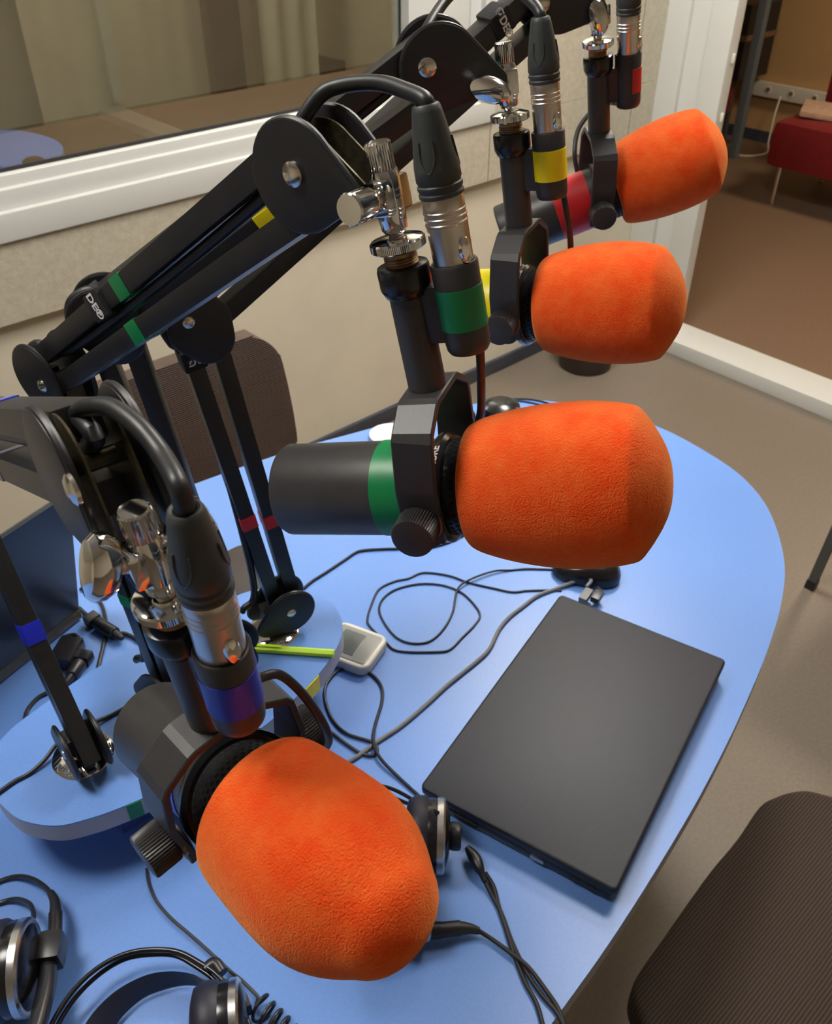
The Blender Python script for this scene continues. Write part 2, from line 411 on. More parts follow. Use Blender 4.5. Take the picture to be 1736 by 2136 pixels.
for q in (.25, .75): MB().box(I4, (xb-xa)*.46, .012, .5, (xa+(xb-xa)*q, 4.044, .45), .003).build('door', M['darkwood'], bd)
luminaire(2.4, 3.6, .6, .6, M['lamp_low'], 'added unseen ceiling light brightening the right end of the control room')  # extra lamp out of view, added to brighten the room behind the glass

# right hand partition: white frame post, bottom rail and glazing
pr_ = bpy.data.objects.new('window_2', None); COL.objects.link(pr_); pr_.location = (PX, 1.0, 0); pr_['kind'] = 'structure'
b = MB()
b.box(I4, .10, .11, CH, (PX, 2.005, CH/2), .004)
b.box(I4, .08, .10, CH, (PX+.01, 1.900, CH/2), .0)
b.box(I4, .055, .095, CH, (PX-.035, 1.8125, CH/2), .008)
b.build('window_post', M['pvc'], pr_)
b = MB(); b.box(I4, .17, 4.5, .058, (2.975, 2.04-2.25, .029), .006)
b.build('bottom_rail', M['pvc'], pr_)
MB().box(I4, .09, 4.4, .06, (PX, 1.705-2.2, 2.60), .006).build('top_rail', M['pvc'], pr_)
MB().box(I4, .09, .07, 2.5, (PX, -2.52, 1.32), .006).build('window_post', M['pvc'], pr_)
hg = MB()
for z in (1.02, .83): hg.cyl(T(PX-.03, 1.763, z), .006, 0, .03, 12, .002)
hg.build('hinge', M['ivory'], pr_)

# ---------------------------------------------------------------- lounge beyond the partition
slab('wall_lounge', 5.90, 6.0, Y0, 5.0, 0, CH, M['lounge'])
slab('wall_lounge_side', PX+.16, 5.90, 4.9, 5.0, 0, CH, M['lounge'])
o = MB().box(I4, .012, 7.5, .07, (5.894, 1.2, .035)).build('baseboard_lounge', M['skirt']); o['kind'] = 'structure'
ck = thing('cable_trunking', 'cream wall trunking with sockets above the lounge skirting', 'trunking', (5.87, 2.4, .28))
MB().box(I4, .045, 1.75, .085, (5.875, 2.36, .325), .006).build('trunking_body', M['ivory'], ck)
for y in (3.08, 2.92, 2.76):
    so = MB().cyl(frame((5.853, y, .33), (-1, 0, 0)), .022, -.002, .004, 20, .001).build('socket', M['ivory'], ck)
    MB().cyl(frame((5.849, y, .33), (-1, 0, 0)), .014, 0, .0012, 16).build('socket_recess', M['desk'], so)
(MB().tube([(5.84, 2.98, .31), (5.80, 2.97, .2), (5.74, 2.94, .06), (5.66, 2.9, .006), (5.5, 2.98, .006), (5.6, 3.12, .006), (5.75, 3.2, .006)], .006, 8).build('power_cord', M['ivory'], ck))
pg = MB().box(T(0, 0, 0), .05, .05, 2.6, (5.44, 3.0, 1.3), .004).build('door_frame_post', M['post']); tag(pg, 'blue grey metal post standing behind the white partition frame', 'post')
rq = onx(1563, 82, 5.68)
cb = thing('storage_rack', 'dark equipment rack against the far lounge wall', 'rack', (5.7, rq.y, 0))
MB().box(I4, .35, .15, .42, (5.68, rq.y, rq.z), .01).build('rack_body', M['plastic'], cb)
MB().box(I4, .36, .16, .03, (5.68, rq.y, rq.z+.03)).build('rack_shelf', M['desk'], cb)
for y in (rq.y-.055, rq.y+.055): MB().box(I4, .03, .03, rq.z-.20, (5.7, y, (rq.z-.20)/2)).build('leg', M['steel'], cb)
def sofa(name, label, x0, x1, y0, y1, back=True):
    s = thing(name, label, 'sofa', ((x0+x1)/2, (y0+y1)/2, 0))
    MB().box(I4, x1-x0, y1-y0, .24, ((x0+x1)/2, (y0+y1)/2, .32), .06).build('seat', M['redsofa'], s)
    if back: MB().box(I4, .16, y1-y0, .40, (x1-.08, (y0+y1)/2-.0, .62), .05).build('backrest', M['redsofa'], s)
    for x in (x0+.07, x1-.07):
        for y in (y0+.07, y1-.07):
            MB().cyl(T(x, y, 0), .013, .012, .205, 12).cyl(T(x, y, 0), .018, 0, .014, 12).build('leg', M['chrome'], s)
    return s
sofa('sofa', 'red upholstered sofa with slim chrome legs in the lounge', 4.76, 5.44, .9, 2.44)
cq = onz(1726, 232, .46)
tag(MB().box(Matrix.Translation((cq.x, cq.y, .460)) @ Matrix.Rotation(.4, 4, 'Z') @ Matrix.Rotation(.06, 4, 'X'), .30, .26, .03, (0, 0, 0), .012).build('folded_cloth', M['cloth']),
    'folded pinkish cloth lying on the red sofa seat', 'cloth')
aq = onx(1524, 250, 5.62)
sofa('armchair', 'red seat half hidden behind the white partition post', 5.15, 5.62, aq.y, aq.y+.55, False)

luminaire(2.05, 1.40, .5, .5, M['lamp_main'], 'square ceiling light in the corner between window and glazed partition')
luminaire(1.40, .55, .5, .5, M['lamp_low'], 'square ceiling light above the far end of the blue table')
luminaire(-.35, 1.05, .6, .6, M['lamp_low'], 'square ceiling light above the near left of the table')
luminaire(4.6, .9, .6, .6, M['lamp2'], 'warm square ceiling light above the red sofa')
luminaire(1.2, 3.3, .6, .6, M['lamp_low'], 'added unseen ceiling light brightening the control room')  # unseen lamp, added so the control room reads lighter through the window

# ================================================================ TABLE
tb = thing('studio_table', 'large blue oval studio table holding microphones and laptops', 'table', (.3, .7, 0))
def cat(pts, n=6, closed=True):
    out = []; N_ = len(pts)
    for i in range(N_):
        a, b_, c, d = [V((*pts[(i+k-1) % N_], 0)) for k in range(4)]
        for k in range(n):
            t = k/n; q = 0.5*((2*b_)+(c-a)*t+(2*a-5*b_+4*c-d)*t*t+(3*b_-a-3*c+d)*t**3); out.append((q.x, q.y))
    return out
TO = [(-1.35, .95), (-1.1, 1.16), (-.6, 1.20), (0, 1.20), (.35, 1.20), (.544, 1.193), (.744, 1.165), (.844, 1.14), (.951, 1.112), (1.045, 1.085), (1.136, 1.045), (1.215, .985), (1.285, .87),
      (1.312, .76), (1.307, .66), (1.285, .565), (1.233, .482), (1.142, .402), (1.05, .352), (.936, .310), (.814, .275), (.726, .253), (.638, .234), (.507, .211), (.386, .195), (.2, .18), (-.2, .17), (-.7, .19), (-1.15, .28), (-1.4, .6)]
TOc = cat(TO)
MB().prism(I4, TOc, TZ-.004, TZ, .0).build('tabletop', M['table'], tb, angle=30)
MB().prism(I4, TOc, TZ-.030, TZ-.004, .0).build('edge_band', M['edge'], tb, angle=30)
for x, y in ((.95, .68), (-.9, .68)):
    MB().cyl(T(x, y, 0), .035, .02, TZ-.03, 24).cyl(T(x, y, 0), .28, 0, .02, 40, .006).build('pedestal', M['steel'], tb)

# raised shelf
SH = .85; STH = .027
sh = thing('raised_shelf', 'curved raised shelf with grey edge standing on the blue table', 'shelf', (.27, .7, TZ))
SO = [(.046, .72), (.048, .685), (.056, .66), (.078, .633), (.105, .619), (.135, .609), (.175, .601), (.24, .596), (.31, .597), (.348, .604), (.392, .615), (.428, .629), (.459, .648), (.476, .668), (.485, .69), (.486, .715), (.475, .75), (.454, .777), (.42, .797), (.37, .805), (.31, .807), (.25, .807), (.19, .804), (.14, .795), (.09, .783), (.058, .757)]
SOc = cat(SO, 5)
MB().prism(I4, SOc, SH-.002, SH).build('shelf_top', M['table'], sh, angle=30)
MB().prism(I4, SOc, SH-STH, SH-.002).build('edge_band', M['edge'], sh, angle=30)
sp = MB().box(I4, .255, .11, SH-STH-TZ, (.2675, .705, (SH-STH+TZ)/2), .002).build('support_box', M['panelblue'], sh)
for x, y in ((.175, .645), (.375, .645)):
    MB().cyl(frame((x, y+.006, SH-STH-.016), (0, -1, 0)), .009, 0, .012, 20, .002).build('socket', M['plastic'], sp)
    MB().cyl(frame((x+.004, y+.006, SH-STH-.006), (0, -1, 0)), .005, 0, .016, 16, .002).build('socket_cap', M['glossred'], sp)
def edge_tape(pxa, pxb, m, label):
    """a strip of tape wrapped on the shelf edge between two measured positions"""
    a = onz(*pxa, SH); c = onz(*pxb, SH)
    def near(p): return min(range(len(SOc)), key=lambda i: (SOc[i][0]-p.x)**2+(SOc[i][1]-p.y)**2)
    i, j = near(a), near(c)
    if i > j: i, j = j, i
    pts = [V((SOc[k][0], SOc[k][1], SH-STH/2)) for k in range(i, j+1)]
    b_ = MB(); b_.sweep(pts, [(-.0006, -.0125), (.0010, -.0125), (.0010, .0125), (-.0006, .0125)], V((0, 0, 1)))
    b_.build('edge_tape', m, sh, label=label)
edge_tape((262, 1682), (300, 1664), M['green'], 'green tape')
edge_tape((636, 1434), (660, 1410), M['yellow'], 'yellow tape')

# ================================================================ MICROPHONES
MICS = {
 'green': dict(T=(0.328, 0.339, -0.341), tilt=0.606, az=-2.8, M=((0.4927, 0.8670, -0.0749), (-0.8419, 0.4967, 0.2111), (0.2202, -0.0410, 0.9746))),
 'blue': dict(T=(0.130, 0.301, -0.438), tilt=21.9, az=4.2, lean=3.5, foam=(.0156, .929, .953, -1.69, -12.06, .049, .033), M=((0.0338, 0.9948, -0.0964), (-0.9993, 0.0349, 0.0099), (0.0133, 0.0960, 0.9953))),
 'yellow': dict(T=(0.579, 0.499, -0.343), tilt=1.17, az=0.4, M=((0.4035, 0.9130, -0.0604), (-0.8997, 0.4079, 0.1555), (0.1666, -0.0084, 0.9860))),
 'red': dict(T=(0.836, 0.621, -0.330), tilt=14.2, az=-7.0, tape_arc=(-75, 40), band=(-.046, -.006), M=((0.7421, 0.6502, -0.1628), (-0.6530, 0.7561, 0.0430), (0.1511, 0.0744, 0.9857))),
}
XS = .0057
def mic_frame(k):
    d = MICS[k]; Fm = Matrix(d['M']).to_4x4(); Fm.translation = V(d['T'])+CAM; return Fm
def stem_pt(k, x, y, z): return mic_frame(k) @ V((XS+x, y, z))

def microphone(k, label, cable, tape_span=(0, 360)):
    Fm = mic_frame(k); d = MICS[k]; th = math.radians(d['tilt'])
    root = thing('microphone', label, 'microphone', Fm.translation.copy(), 'studio microphones with orange windscreens')
    u = Fm.to_3x3() @ V((math.cos(th), 0, math.sin(th))); up = Fm.to_3x3() @ V((-math.sin(th), 0, math.cos(th)))
    A = frame(Fm.translation, u, up)          # z = microphone axis, x = up
    R_ = .0318
    MB().lathe(A, [(0, -.1125), (R_-.004, -.1125), (R_-.0012, -.1117), (R_, -.1095), (R_, .003), (R_-.001, .004)], 72).build('body', M['body'], root)
    MB().lathe(A, [(R_-.001, .003), (R_+.0035, .0035), (R_+.0045, .005), (R_+.0045, .009), (R_+.002, .0115), (R_-.002, .0122)], 72).build('front_ring', M['gloss'], root)
    # tape around the body
    tm = M[k]
    b0_, b1_ = d.get('band', (-.0375, -.0125))
    MB().lathe(A, [(R_-.0002, b0_), (R_+.0005, b0_+.0001), (R_+.0005, b1_), (R_-.0002, b1_+.0001)], 72).build('tape_band', tm, root, label='%s tape' % k)
    # perforated grille
    g = MB(); RG = .0315
    g.lathe(A, [(RG-.002, .010), (RG, .012), (RG, .050), (RG-.008, .055), (0, .056)], 72)
    g.mi = 1
    for row in range(6):
        n = 44; z = .0142+row*.0040
        for i in range(n):
            a = 2*math.pi*(i+.5*(row % 2))/n
            c = A @ V((RG*math.cos(a), RG*math.sin(a), z)); nn = (A.to_3x3() @ V((math.cos(a), math.sin(a), 0)))
            fr = frame(c+nn*.00012, nn)
            g._face([g.bm.verts.new(fr @ V((.00155*math.cos(q*math.pi/4), .00155*math.sin(q*math.pi/4), 0))) for q in range(8)])
    g.build('grille', [M['mesh'], M['hole']], root)
    # foam windscreen
    prof = [(0, .0238), (.028, .0228), (.036, .0228), (.0395, .0236), (.0418, .027), (.0440, .033), (.0470, .045), (.0497, .060), (.0513, .077), (.0517, .092), (.0508, .107), (.0490, .118), (.0474, .1250), (.0464, .1275), (.0445, .1296), (.0385, .1340), (.031, .1388), (.022, .1436), (.013, .1462), (.006, .147), (0, .1472)]
    A0 = A
    if d.get('foam'):      # a tighter foam that sits crooked and further out
        fo, fr, fl, fy, fp, r0, r2 = d['foam']
        hf = lambda z_, e: .0517+(e-.0517)*((z_-.08)/(.054 if z_ < .08 else .047))**2
        prof = [(0, .0238), (.030, .0228), (r0-.004, .0228), (r0-.0012, .0236), (r0, .026)]+[(hf(z_, r0), z_) for z_ in (.04, .055, .068, .08)]+[(hf(z_, r2), z_) for z_ in (.09, .10, .11, .12, .127)]
        prof += [(r2*.93, .132), (r2*.80, .137), (r2*.6, .1415), (r2*.3, .1455), (r2*.1, .147), (0, .1472)]
        prof = [(r_*fr, z_*fl+fo) for r_, z_ in prof]
        vv = u.cross(up); d1 = (u+vv*math.tan(math.radians(fy))+up*math.tan(math.radians(fp))).normalized()
        A = frame(Fm.translation+u*.03-d1*.03, d1, up)
    fm = MB(); fm.lathe(A, prof, 96)
    rnd = random.Random(k)
    ph = [rnd.uniform(0, 6.28) for _ in range(4)]
    for v in fm.bm.verts:   # gentle unevenness of worn foam
        q = A.inverted() @ v.co; a = math.atan2(q.y, q.x)
        f_ = 1+.010*math.sin(2*a+ph[0]+q.z*18)+.008*math.sin(3*a+ph[1]-q.z*30)
        v.co = A @ V((q.x*f_, q.y*f_, q.z))
    o = fm.build('windscreen', M['foam'], root, angle=60); A = A0
    sd = o.modifiers.new('s', 'SUBSURF'); sd.levels = 1; sd.render_levels = 1
    # yoke: flat bar bent over the body
    R3 = Fm.to_3x3()
    path = [(-.0395, -.016), (-.0402, -.004), (-.0436, .0215), (-.0438, .0245), (-.0402, .0550), (-.0378, .0585), (-.0215, .0690), (-.0175, .0702), (0, .0703)]
    path = path+[(-y, z) for y, z in reversed(path[:-1])]
    def yo(z): return .0057*max(0, min(1, (z)/.06))
    pts = [Fm @ V((yo(z), y, z)) for y, z in path]
    ups = []
    for i in range(len(path)):
        y0_, z0_ = path[max(i-1, 0)]; y1_, z1_ = path[min(i+1, len(path)-1)]
        ups.append(R3 @ V((0, -(z1_-z0_), (y1_-y0_))))
    w = .0128; t = .0018
    prf = [(-w, -t), (-w+.0008, -t-.0006), (w-.0008, -t-.0006), (w, -t), (w, t), (w-.0008, t+.0006), (-w+.0008, t+.0006), (-w, t)]
    yk = MB(); yk.sweep(pts, prf, ups)
    for sgn in (-1, 1):
        yk.cyl(frame(Fm @ V((0, sgn*.0368, -.008)), R3 @ V((0, sgn, 0))), .0128, 0, .0052, 32, .0008)
    yk.build('yoke', M['body'], root, angle=14)
    # side knobs
    for sgn in (-1, 1):
        K = frame(Fm @ V((0, sgn*.042, 0)), R3 @ V((0, sgn, 0)))
        kn = MB().lathe(K, [(.0115, .0), (.0115, .0015), (.0132, .0022), (.0136, .0032), (.0136, .0175), (.0130, .0185), (.0120, .0188), (0, .0188)], 96, knurl=.0007, kz=(.002, .0178)).build('knob', M['body'], root)
        MB().cyl(K, .0142, -.0012, .0012, 32, .0004).build('washer', M['brass'], kn)
    # stem with collar
    St = frame(Fm @ V((XS, 0, .070)), R3 @ V((0, 0, 1)), R3 @ V((1, 0, 0)))
    MB().lathe(St, [(.0122, -.001), (.0118, .001), (.0115, .06), (.0115, .066)], 40).build('stem', M['body'], root)
    MB().lathe(St, [(.0118, .0605), (.0130, .0612), (.0150, .0655), (.0153, .067), (.0153, .0765), (.0147, .0783), (.0128, .0790), (.0100, .0790)], 48).build('collar', M['gloss'], root)
    # socket for the cable connector
    az = math.radians(d['az']); rx = .0304
    c = V((XS+rx*math.cos(az)-.0021*math.sin(az), rx*math.sin(az)+.0021*math.cos(az), 0))
    Sk = frame(Fm @ c, R3 @ V((0, 0, 1)), R3 @ V((math.cos(az), math.sin(az), 0)))
    if d.get('lean'):
        pc_ = Sk @ V((0, 0, .12)); Sk = Matrix.Translation(pc_) @ Matrix.Rotation(math.radians(d['lean']), 4, CF) @ Matrix.Translation(-pc_) @ Sk
    MB().lathe(Sk, [(0, .0935), (.0085, .0935), (.0115, .0943), (.0128, .0965), (.0132, .1000), (.0136, .1460), (.0130, .1470), (.0118, .1470), (.0116, .1455)], 48).build('connector_socket', M['body'], root)
    MB().box(St @ Matrix.Rotation(az, 4, 'Z'), .018, .011, .034, (.0152, 0, .0485), .002).build('socket_bridge', M['body'], root)
    lt_ = MB(); a0_, a1_ = d.get('tape_arc', (-175, 150)); nA = 40; rr_ = []
    for i in range(nA+1):
        a = math.radians(a0_+(a1_-a0_)*i/nA)
        rr_.append([lt_.bm.verts.new(Sk @ V((r_*math.cos(a), r_*math.sin(a), z_))) for r_, z_ in ((.0131, .1095), (.01375, .1096), (.0139, .1335), (.0132, .1336))])
    for p_, q_ in zip(rr_, rr_[1:]):
        for j in range(4): lt_._face([p_[j], p_[(j+1) % 4], q_[(j+1) % 4], q_[j]])
    lt_._face(rr_[0]); lt_._face(rr_[-1])
    lt_.build('label_tape', tm, root, label='%s tape' % k)
    # lead from socket to body
    b = MB(); b.tube(([Sk @ V((0, 0, .096)), Sk @ V((0, 0, .086))] if k == 'none' else [])+[at(*q) for q in cable], .0027, 12)
    b.build('lead', M['cable'], root)
    return root, A, Sk

def cable_pts(k, L):   # (px, py, offset from the pivot depth)
    d0 = depth(mic_frame(k).translation); return [(x, y, d0+dd) for x, y, dd in L]
mg, Ag, Skg = microphone('green', 'microphone with orange windscreen and green tape, nearest the centre of the table', cable_pts('green', [(1001, 722, -.062), (1003, 760, -.05), (1004, 810, -.03), (1003, 860, 0), (990, 905, .03)]))
mb, Ab, Skb = microphone('blue', 'closest microphone with orange windscreen and blue tape, pointing down toward the viewer',
    cable_pts('blue', [(515, 1425, -.070), (545, 1413, -.055), (585, 1408, -.045), (632, 1448, -.03), (672, 1505, -.01), (685, 1545, .01), (668, 1572, .03)]))
my, Ay, Sky = microphone('yellow', 'microphone with orange windscreen and yellow tape, between green and red taped ones', cable_pts('yellow', [(1172, 392, -.055), (1180, 430, -.05), (1190, 500, -.03), (1187, 560, 0), (1160, 600, .03)]))
mr, Ar, Skr = microphone('red', 'farthest microphone with orange windscreen and red tape, pointing up toward the lounge', cable_pts('red', [(1285, 215, -.03), (1262, 215, -.0), (1235, 232, .02), (1207, 270, .02), (1199, 320, .02), (1207, 372, .03)]))
def body_text(A, Fm_up, root, ang):
    """the maker's name on the body between yoke and ring"""
    a = math.radians(ang)
    n = A.to_3x3() @ V((math.cos(a), math.sin(a), 0)); ax = A.to_3x3() @ V((0, 0, 1))
    # text runs along the circumference
    R_ = .0364
    F_ = frame((A @ V((R_*math.cos(a), R_*math.sin(a), .0072))), n, n.cross(ax))
    text('SHURE', .0068, F_ @ T(0, 0, 0), M['white'], 'lettering', root, .0001, bend=R_)
body_text(Ag, None, mg, 30)
body_text(Ar, None, mr, 60)
body_text(Ay, None, my, 30)

# ================================================================ BOOM ARMS
def arm(k, label, basept, elbow_px, head_px, bolt_px, ebolt_px, basebolt=None, tapes=(), base_text=False, strap=None, wing=None, lower_first=True, brackets=()):
    tip = stem_pt(k, 0, 0, .190)
    B = V(basept)
    root = thing('boom_arm', label, 'boom arm', B, 'black boom arms holding the microphones')
    pn = (tip-B).cross(V((0, 0, 1))).normalized()
    if pn.dot(CAM-B) < 0: pn = -pn                      # side plate normal toward the camera side
    def inpl(x, y, off=0.0):
        r = ray(x, y); q = B+pn*off; t_ = (q-CAM).dot(pn)/r.dot(pn); return CAM+r*t_
    E = inpl(*elbow_px); H = inpl(*head_px)
    fwd = V((tip.x-B.x, tip.y-B.y, 0)).normalized()
    BJ = B+V((0, 0, .038))+fwd*.020
    def cheek(b, c, r, c2, r2, off, th=.0026, dish=True):
        F_ = frame(c+pn*off, pn, c2-c)
        o2 = (c2-c).length
        pl = hull2((0, 0), r, (o2, 0), r2)
        b.prism(F_, pl, 0, th, .0009)
        if dish:
            # raised rim that rounds the outer edge
            n = len(pl); pts = [F_ @ V((p[0]*.985, p[1]*.985, 0.0)) for p in pl]
            b.tube(pts+[pts[0]], .0021, 8, smooth=False)
    # disc base insert
    bs = MB().lathe(T(*B), [(.033, 0), (.033, .0015), (.031, .0035), (.020, .0055), (.013, .0075), (.012, .012)], 48).build('base_disc', M['chrome'], root)
    if base_text:
        for tx, a0 in base_text:
            text(tx, .009, T(B.x, B.y, B.z+.0050) @ Matrix.Rotation(math.radians(a0), 4, 'Z') @ T(0, -.0262, 0) @ Matrix.Rotation(math.radians(8), 4, 'X'), M['steel'], 'lettering', bs, .0001)
    MB().cyl(T(*B), .010, .006, .020, 24, .002).build('swivel_post', M['black'], root)
    # joints
    udir = (H-E).normalized(); ldir = (E-BJ).normalized()
    uper = pn.cross(udir); lper = pn.cross(ldir)
    HT_ = .0175; LT = .0165
    jb = MB()
    for s_ in (1, -1): cheek(jb, BJ, .031, B+V((0, 0, .026))-fwd*.010, .014, s_*HT_)
    jb.box(frame(B+V((0, 0, .028)), (0, 0, 1), pn), .034, .022, .024, (0, 0, 0), .004)
    bj = jb.build('base_joint', M['black'], root, angle=40)
    MB().lathe(frame(BJ+pn*(HT_+.0015), pn), [(.0060, 0), (.0058, .0014), (.0042, .0026), (0, .0030)], 24).build('bolt', M['bolt'], bj)
    je = MB()
    for s_ in (1, -1): cheek(je, E, .030, E-ldir*.020+udir*.006, .023, s_*HT_)
    ej = je.build('elbow_joint', M['black'], root, angle=40)
    eb = inpl(*ebolt_px, HT_+.002) if ebolt_px else E+pn*(HT_+.002)
    MB().lathe(frame(eb, pn), [(.0060, 0), (.0058, .0014), (.0042, .0026), (0, .0030)], 24).build('bolt', M['bolt'], ej)
    # bars
    bars = []
    for s_ in (1, -1):
        for (a, c, per, sp_, wd, hg_) in ((BJ, E, lper, .0145, .0180, .0175), (E, H, uper, .0182, .0215, .0168)):
            p0 = a+per*(s_*sp_*.80)-((c-a).normalized()*.018 if a is BJ else V((0, 0, 0))); p1 = c+per*(s_*sp_)
            F_ = frame((p0+p1)/2, (p1-p0), pn)
            L_ = (p1-p0).length
            bb = MB().box(F_, wd, hg_, L_, (0, 0, 0), .0015).build('lower_bar' if a is BJ else 'upper_bar', M['bar'], root, angle=30)
            bars.append((bb, p0, p1, wd, hg_, a is BJ, s_))
    for (which, s_, tpx, ln, mt, lb) in tapes:
        for bb, p0, p1, wd, hg_, low, ss in bars:
            if (which == 'low') == low and ss == s_:
                best = min(range(401), key=lambda i: (px(p0+(p1-p0)*(i/400))[0]-tpx[0])**2+(px(p0+(p1-p0)*(i/400))[1]-tpx[1])**2)/400
                c = p0+(p1-p0)*best
                MB().box(frame(c, p1-p0, pn), wd+.0012, hg_+.0012, ln, (0, 0, 0), .0005).build('tape_band', M[mt], bb, angle=30, label=lb)
    # head plates
    jh = MB(); Htip = tip+(H-tip).normalized()*.010
    for s_ in (1, -1): cheek(jh, H, .0305, Htip, .0055, s_*HT_)
    hj = jh.build('head_joint', M['black'], root, angle=40)
    hb = inpl(*bolt_px, HT_+.0025)
    MB().lathe(frame(hb, pn), [(.0072, 0), (.0070, .0018), (.0050, .0032), (0, .0038)], 28).build('bolt', M['bolt'], hj)
    ib = MB()
    for s_ in (1, -1):
        F_ = frame(H+pn*(s_*.010), pn, Htip-H); ib.prism(F_, hull2((0, 0), .0255, ((Htip-H).length, 0), .005), -.0006, .0006)
    ib.build('inner_plates', M['oldbrass'], root)
    MB().cyl(frame(H-pn*.0165, pn), .0045, 0, .033, 20).build('spacer', M['oldbrass'], root)
    # chrome swivel clamp above the microphone
    Fm = mic_frame(k); R3 = Fm.to_3x3(); ax = R3 @ V((0, 0, 1))
    Cl = frame(Fm @ V((XS, 0, 0)), ax, pn)
    cl = MB()
    cl.lathe(Cl, [(.0060, .167), (.0075, .169), (.0078, .175), (.0085, .178), (.0085, .196), (.0070, .2000), (.006, .2005)], 32)
    cl.box(Cl, .024, .015, .019, (0, 0, .187), .003)
    cp = cl.build('swivel_clamp', M['chrome'], root, angle=40)
    MB().lathe(Cl, [(.0098, .1488), (.0098, .1494), (.0092, .1500), (.0098, .1506), (.0092, .1514), (.0098, .1520), (.0092, .1528), (.0098, .1534), (.0092, .1540), (.0092, .158)], 32).build('brass_thread', M['brass'], root)
    MB().lathe(Cl, [(.010, .1570), (.0150, .1574), (.0160, .1582), (.0160, .1622), (.0150, .1632), (.010, .1645), (.006, .1650)], 180, knurl=.0004, kz=(.158, .1625)).build('knurled_disk', M['chrome'], root)
    tp = []
    z = .163
    while z < .174: tp += [(.0046, z), (.0040, z+.0007)]; z += .0014
    MB().lathe(Cl, tp, 24).build('thread', M['nickel'], root)
    MB().lathe(Cl, [(.0066, .1995), (.0074, .2005), (.0074, .2140), (.0064, .2150), (0, .2152)], 64, knurl=.0005, kz=(.2, .2142)).build('top_knob', M['chrome'], root)
    # side screws: brackets is a list of (px, py, depth offset, shape, direction px)
    for (x, y, dd, kind, rot) in brackets:
        c0 = Cl @ V((0, 0, .187)); c1 = at(x, y, depth(c0)+dd) if x is not None else c0+pn*y+ax*dd
        dr_ = (c1-c0).normalized(); L_ = (c1-c0).length
        F_ = frame(c0, dr_, ax)
        MB().lathe(F_, [(.0085, .006), (.0098, .0075), (.0098, .0090), (.0060, .0095), (.0050, .012), (.0050, L_-.002)], 32).build('side_screw', M['nickel'], cp)
        if kind == 'round':
            MB().lathe(F_, [(.0050, L_-.014), (.0080, L_-.012), (.0088, L_-.009), (.0088, L_+.004), (.0080, L_+.005), (0, L_+.0052)], 40).build('side_knob', M['chrome'], cp)
        else:
            G_ = F_ @ T(0, 0, L_) @ Matrix.Rotation(math.radians(rot), 4, 'Z')
            w_ = MB(); w_.lathe(G_ @ Matrix.Diagonal((1.75, 1.0, 1.35, 1)), [(.004, -.006), (.0078, -.0045), (.0095, -.001), (.0095, .0025), (.0080, .0045), (.004, .0055), (0, .0057)], 40)
            w_.build('wing_knob', M['chrome'], cp)
    if strap:
        for (which, s_, tpx, rot, body) in strap:
            for bb, p0, p1, wd, hg_, low, ss in bars:
                if (which == 'low') == low and ss == s_:
                    best = min(range(401), key=lambda i: (px(p0+(p1-p0)*(i/400))[0]-tpx[0])**2+(px(p0+(p1-p0)*(i/400))[1]-tpx[1])**2)/400
                    c = p0+(p1-p0)*best; dr_ = (p1-p0).normalized()
                    st = MB().box(frame(c, dr_, pn), wd+.006, hg_+.006, .022, (0, 0, 0), .003).build('hook_loop_strap', M['fabric'], bb, angle=30)
                    tx = frame(c+pn*(wd/2+.0032), pn, dr_)
                    text(body, .0105, tx @ Matrix.Rotation(math.radians(rot), 4, 'Z'), M['white'], 'lettering', st, .0001)
    return dict(root=root, E=E, H=H, B=B, BJ=BJ, pn=pn, tip=tip, udir=udir, ldir=ldir, uper=uper, lper=lper)

AG = arm('green', 'black boom arm with green tape bands, holding the green taped microphone', onz(345, 1465, SH), (112, 772), (660, 352), (613, 363), (90, 805),
    tapes=[('up', 1, (292, 612), .016, 'green', 'green tape'), ('up', -1, (308, 690), .016, 'green', 'green tape'), ('low', 1, (262, 1250), .014, 'green', 'green tape'), ('low', -1, (295, 1270), .014, 'green', 'green tape')],
    strap=[('up', 1, (240, 640), -90, 'DE®')],
    brackets=[(740, 434, -.020, 'round', 0)])
AB = arm('blue', 'black boom arm with blue tape bands at the left edge, holding the closest microphone', onz(174, 1575, SH), (-135, 880), (200, 960), (157, 1020), None,
    tapes=[('low', 1, (75, 1310), .022, 'blue', 'blue tape'), ('low', -1, (95, 1305), .022, 'blue', 'blue tape'), ('up', 1, (12, 825), .012, 'blue', 'blue tape'), ('up', -1, (35, 945), .012, 'lilac', 'grey tape'), ('up', 1, (0, 870), .012, 'lilac', 'grey tape')],
    base_text=[('RØDE', -70), ('RØDE', 110)],
    brackets=[(None, .021, .006, 'wing', 0), (None, -.024, .006, 'wing', 0)])
AY = arm('yellow', 'black boom arm with a yellow tape band, mostly hidden behind the green banded arm', onz(455, 1402, SH), (222, 655), (912, 132), (891, 140), None,
    tapes=[('up', -1, (545, 420), .026, 'yellow', 'yellow tape')], strap=[('up', 1, (135, 735), -90, 'DE®')],
    brackets=[(1022, 186, -.030, 'wing', 70)])
AR = arm('red', 'black boom arm with red tape bands, its chrome base beside the yellow-green pen', onz(570, 1316, SH), (405, 665), (1150, -12), (1133, 8), (393, 672),
    tapes=[('low', 1, (530, 1078), .018, 'red', 'red tape'), ('low', -1, (567, 1078), .018, 'red', 'red tape')], base_text=[('RØDE', -20), ('RØDE', 160)],
    strap=[('low', 1, (372, 752), 90, 'RØ'), ('up', 1, (1020, 28), -90, 'ØDE®')],
    brackets=[(1248, 33, -.026, 'wing', 15)])

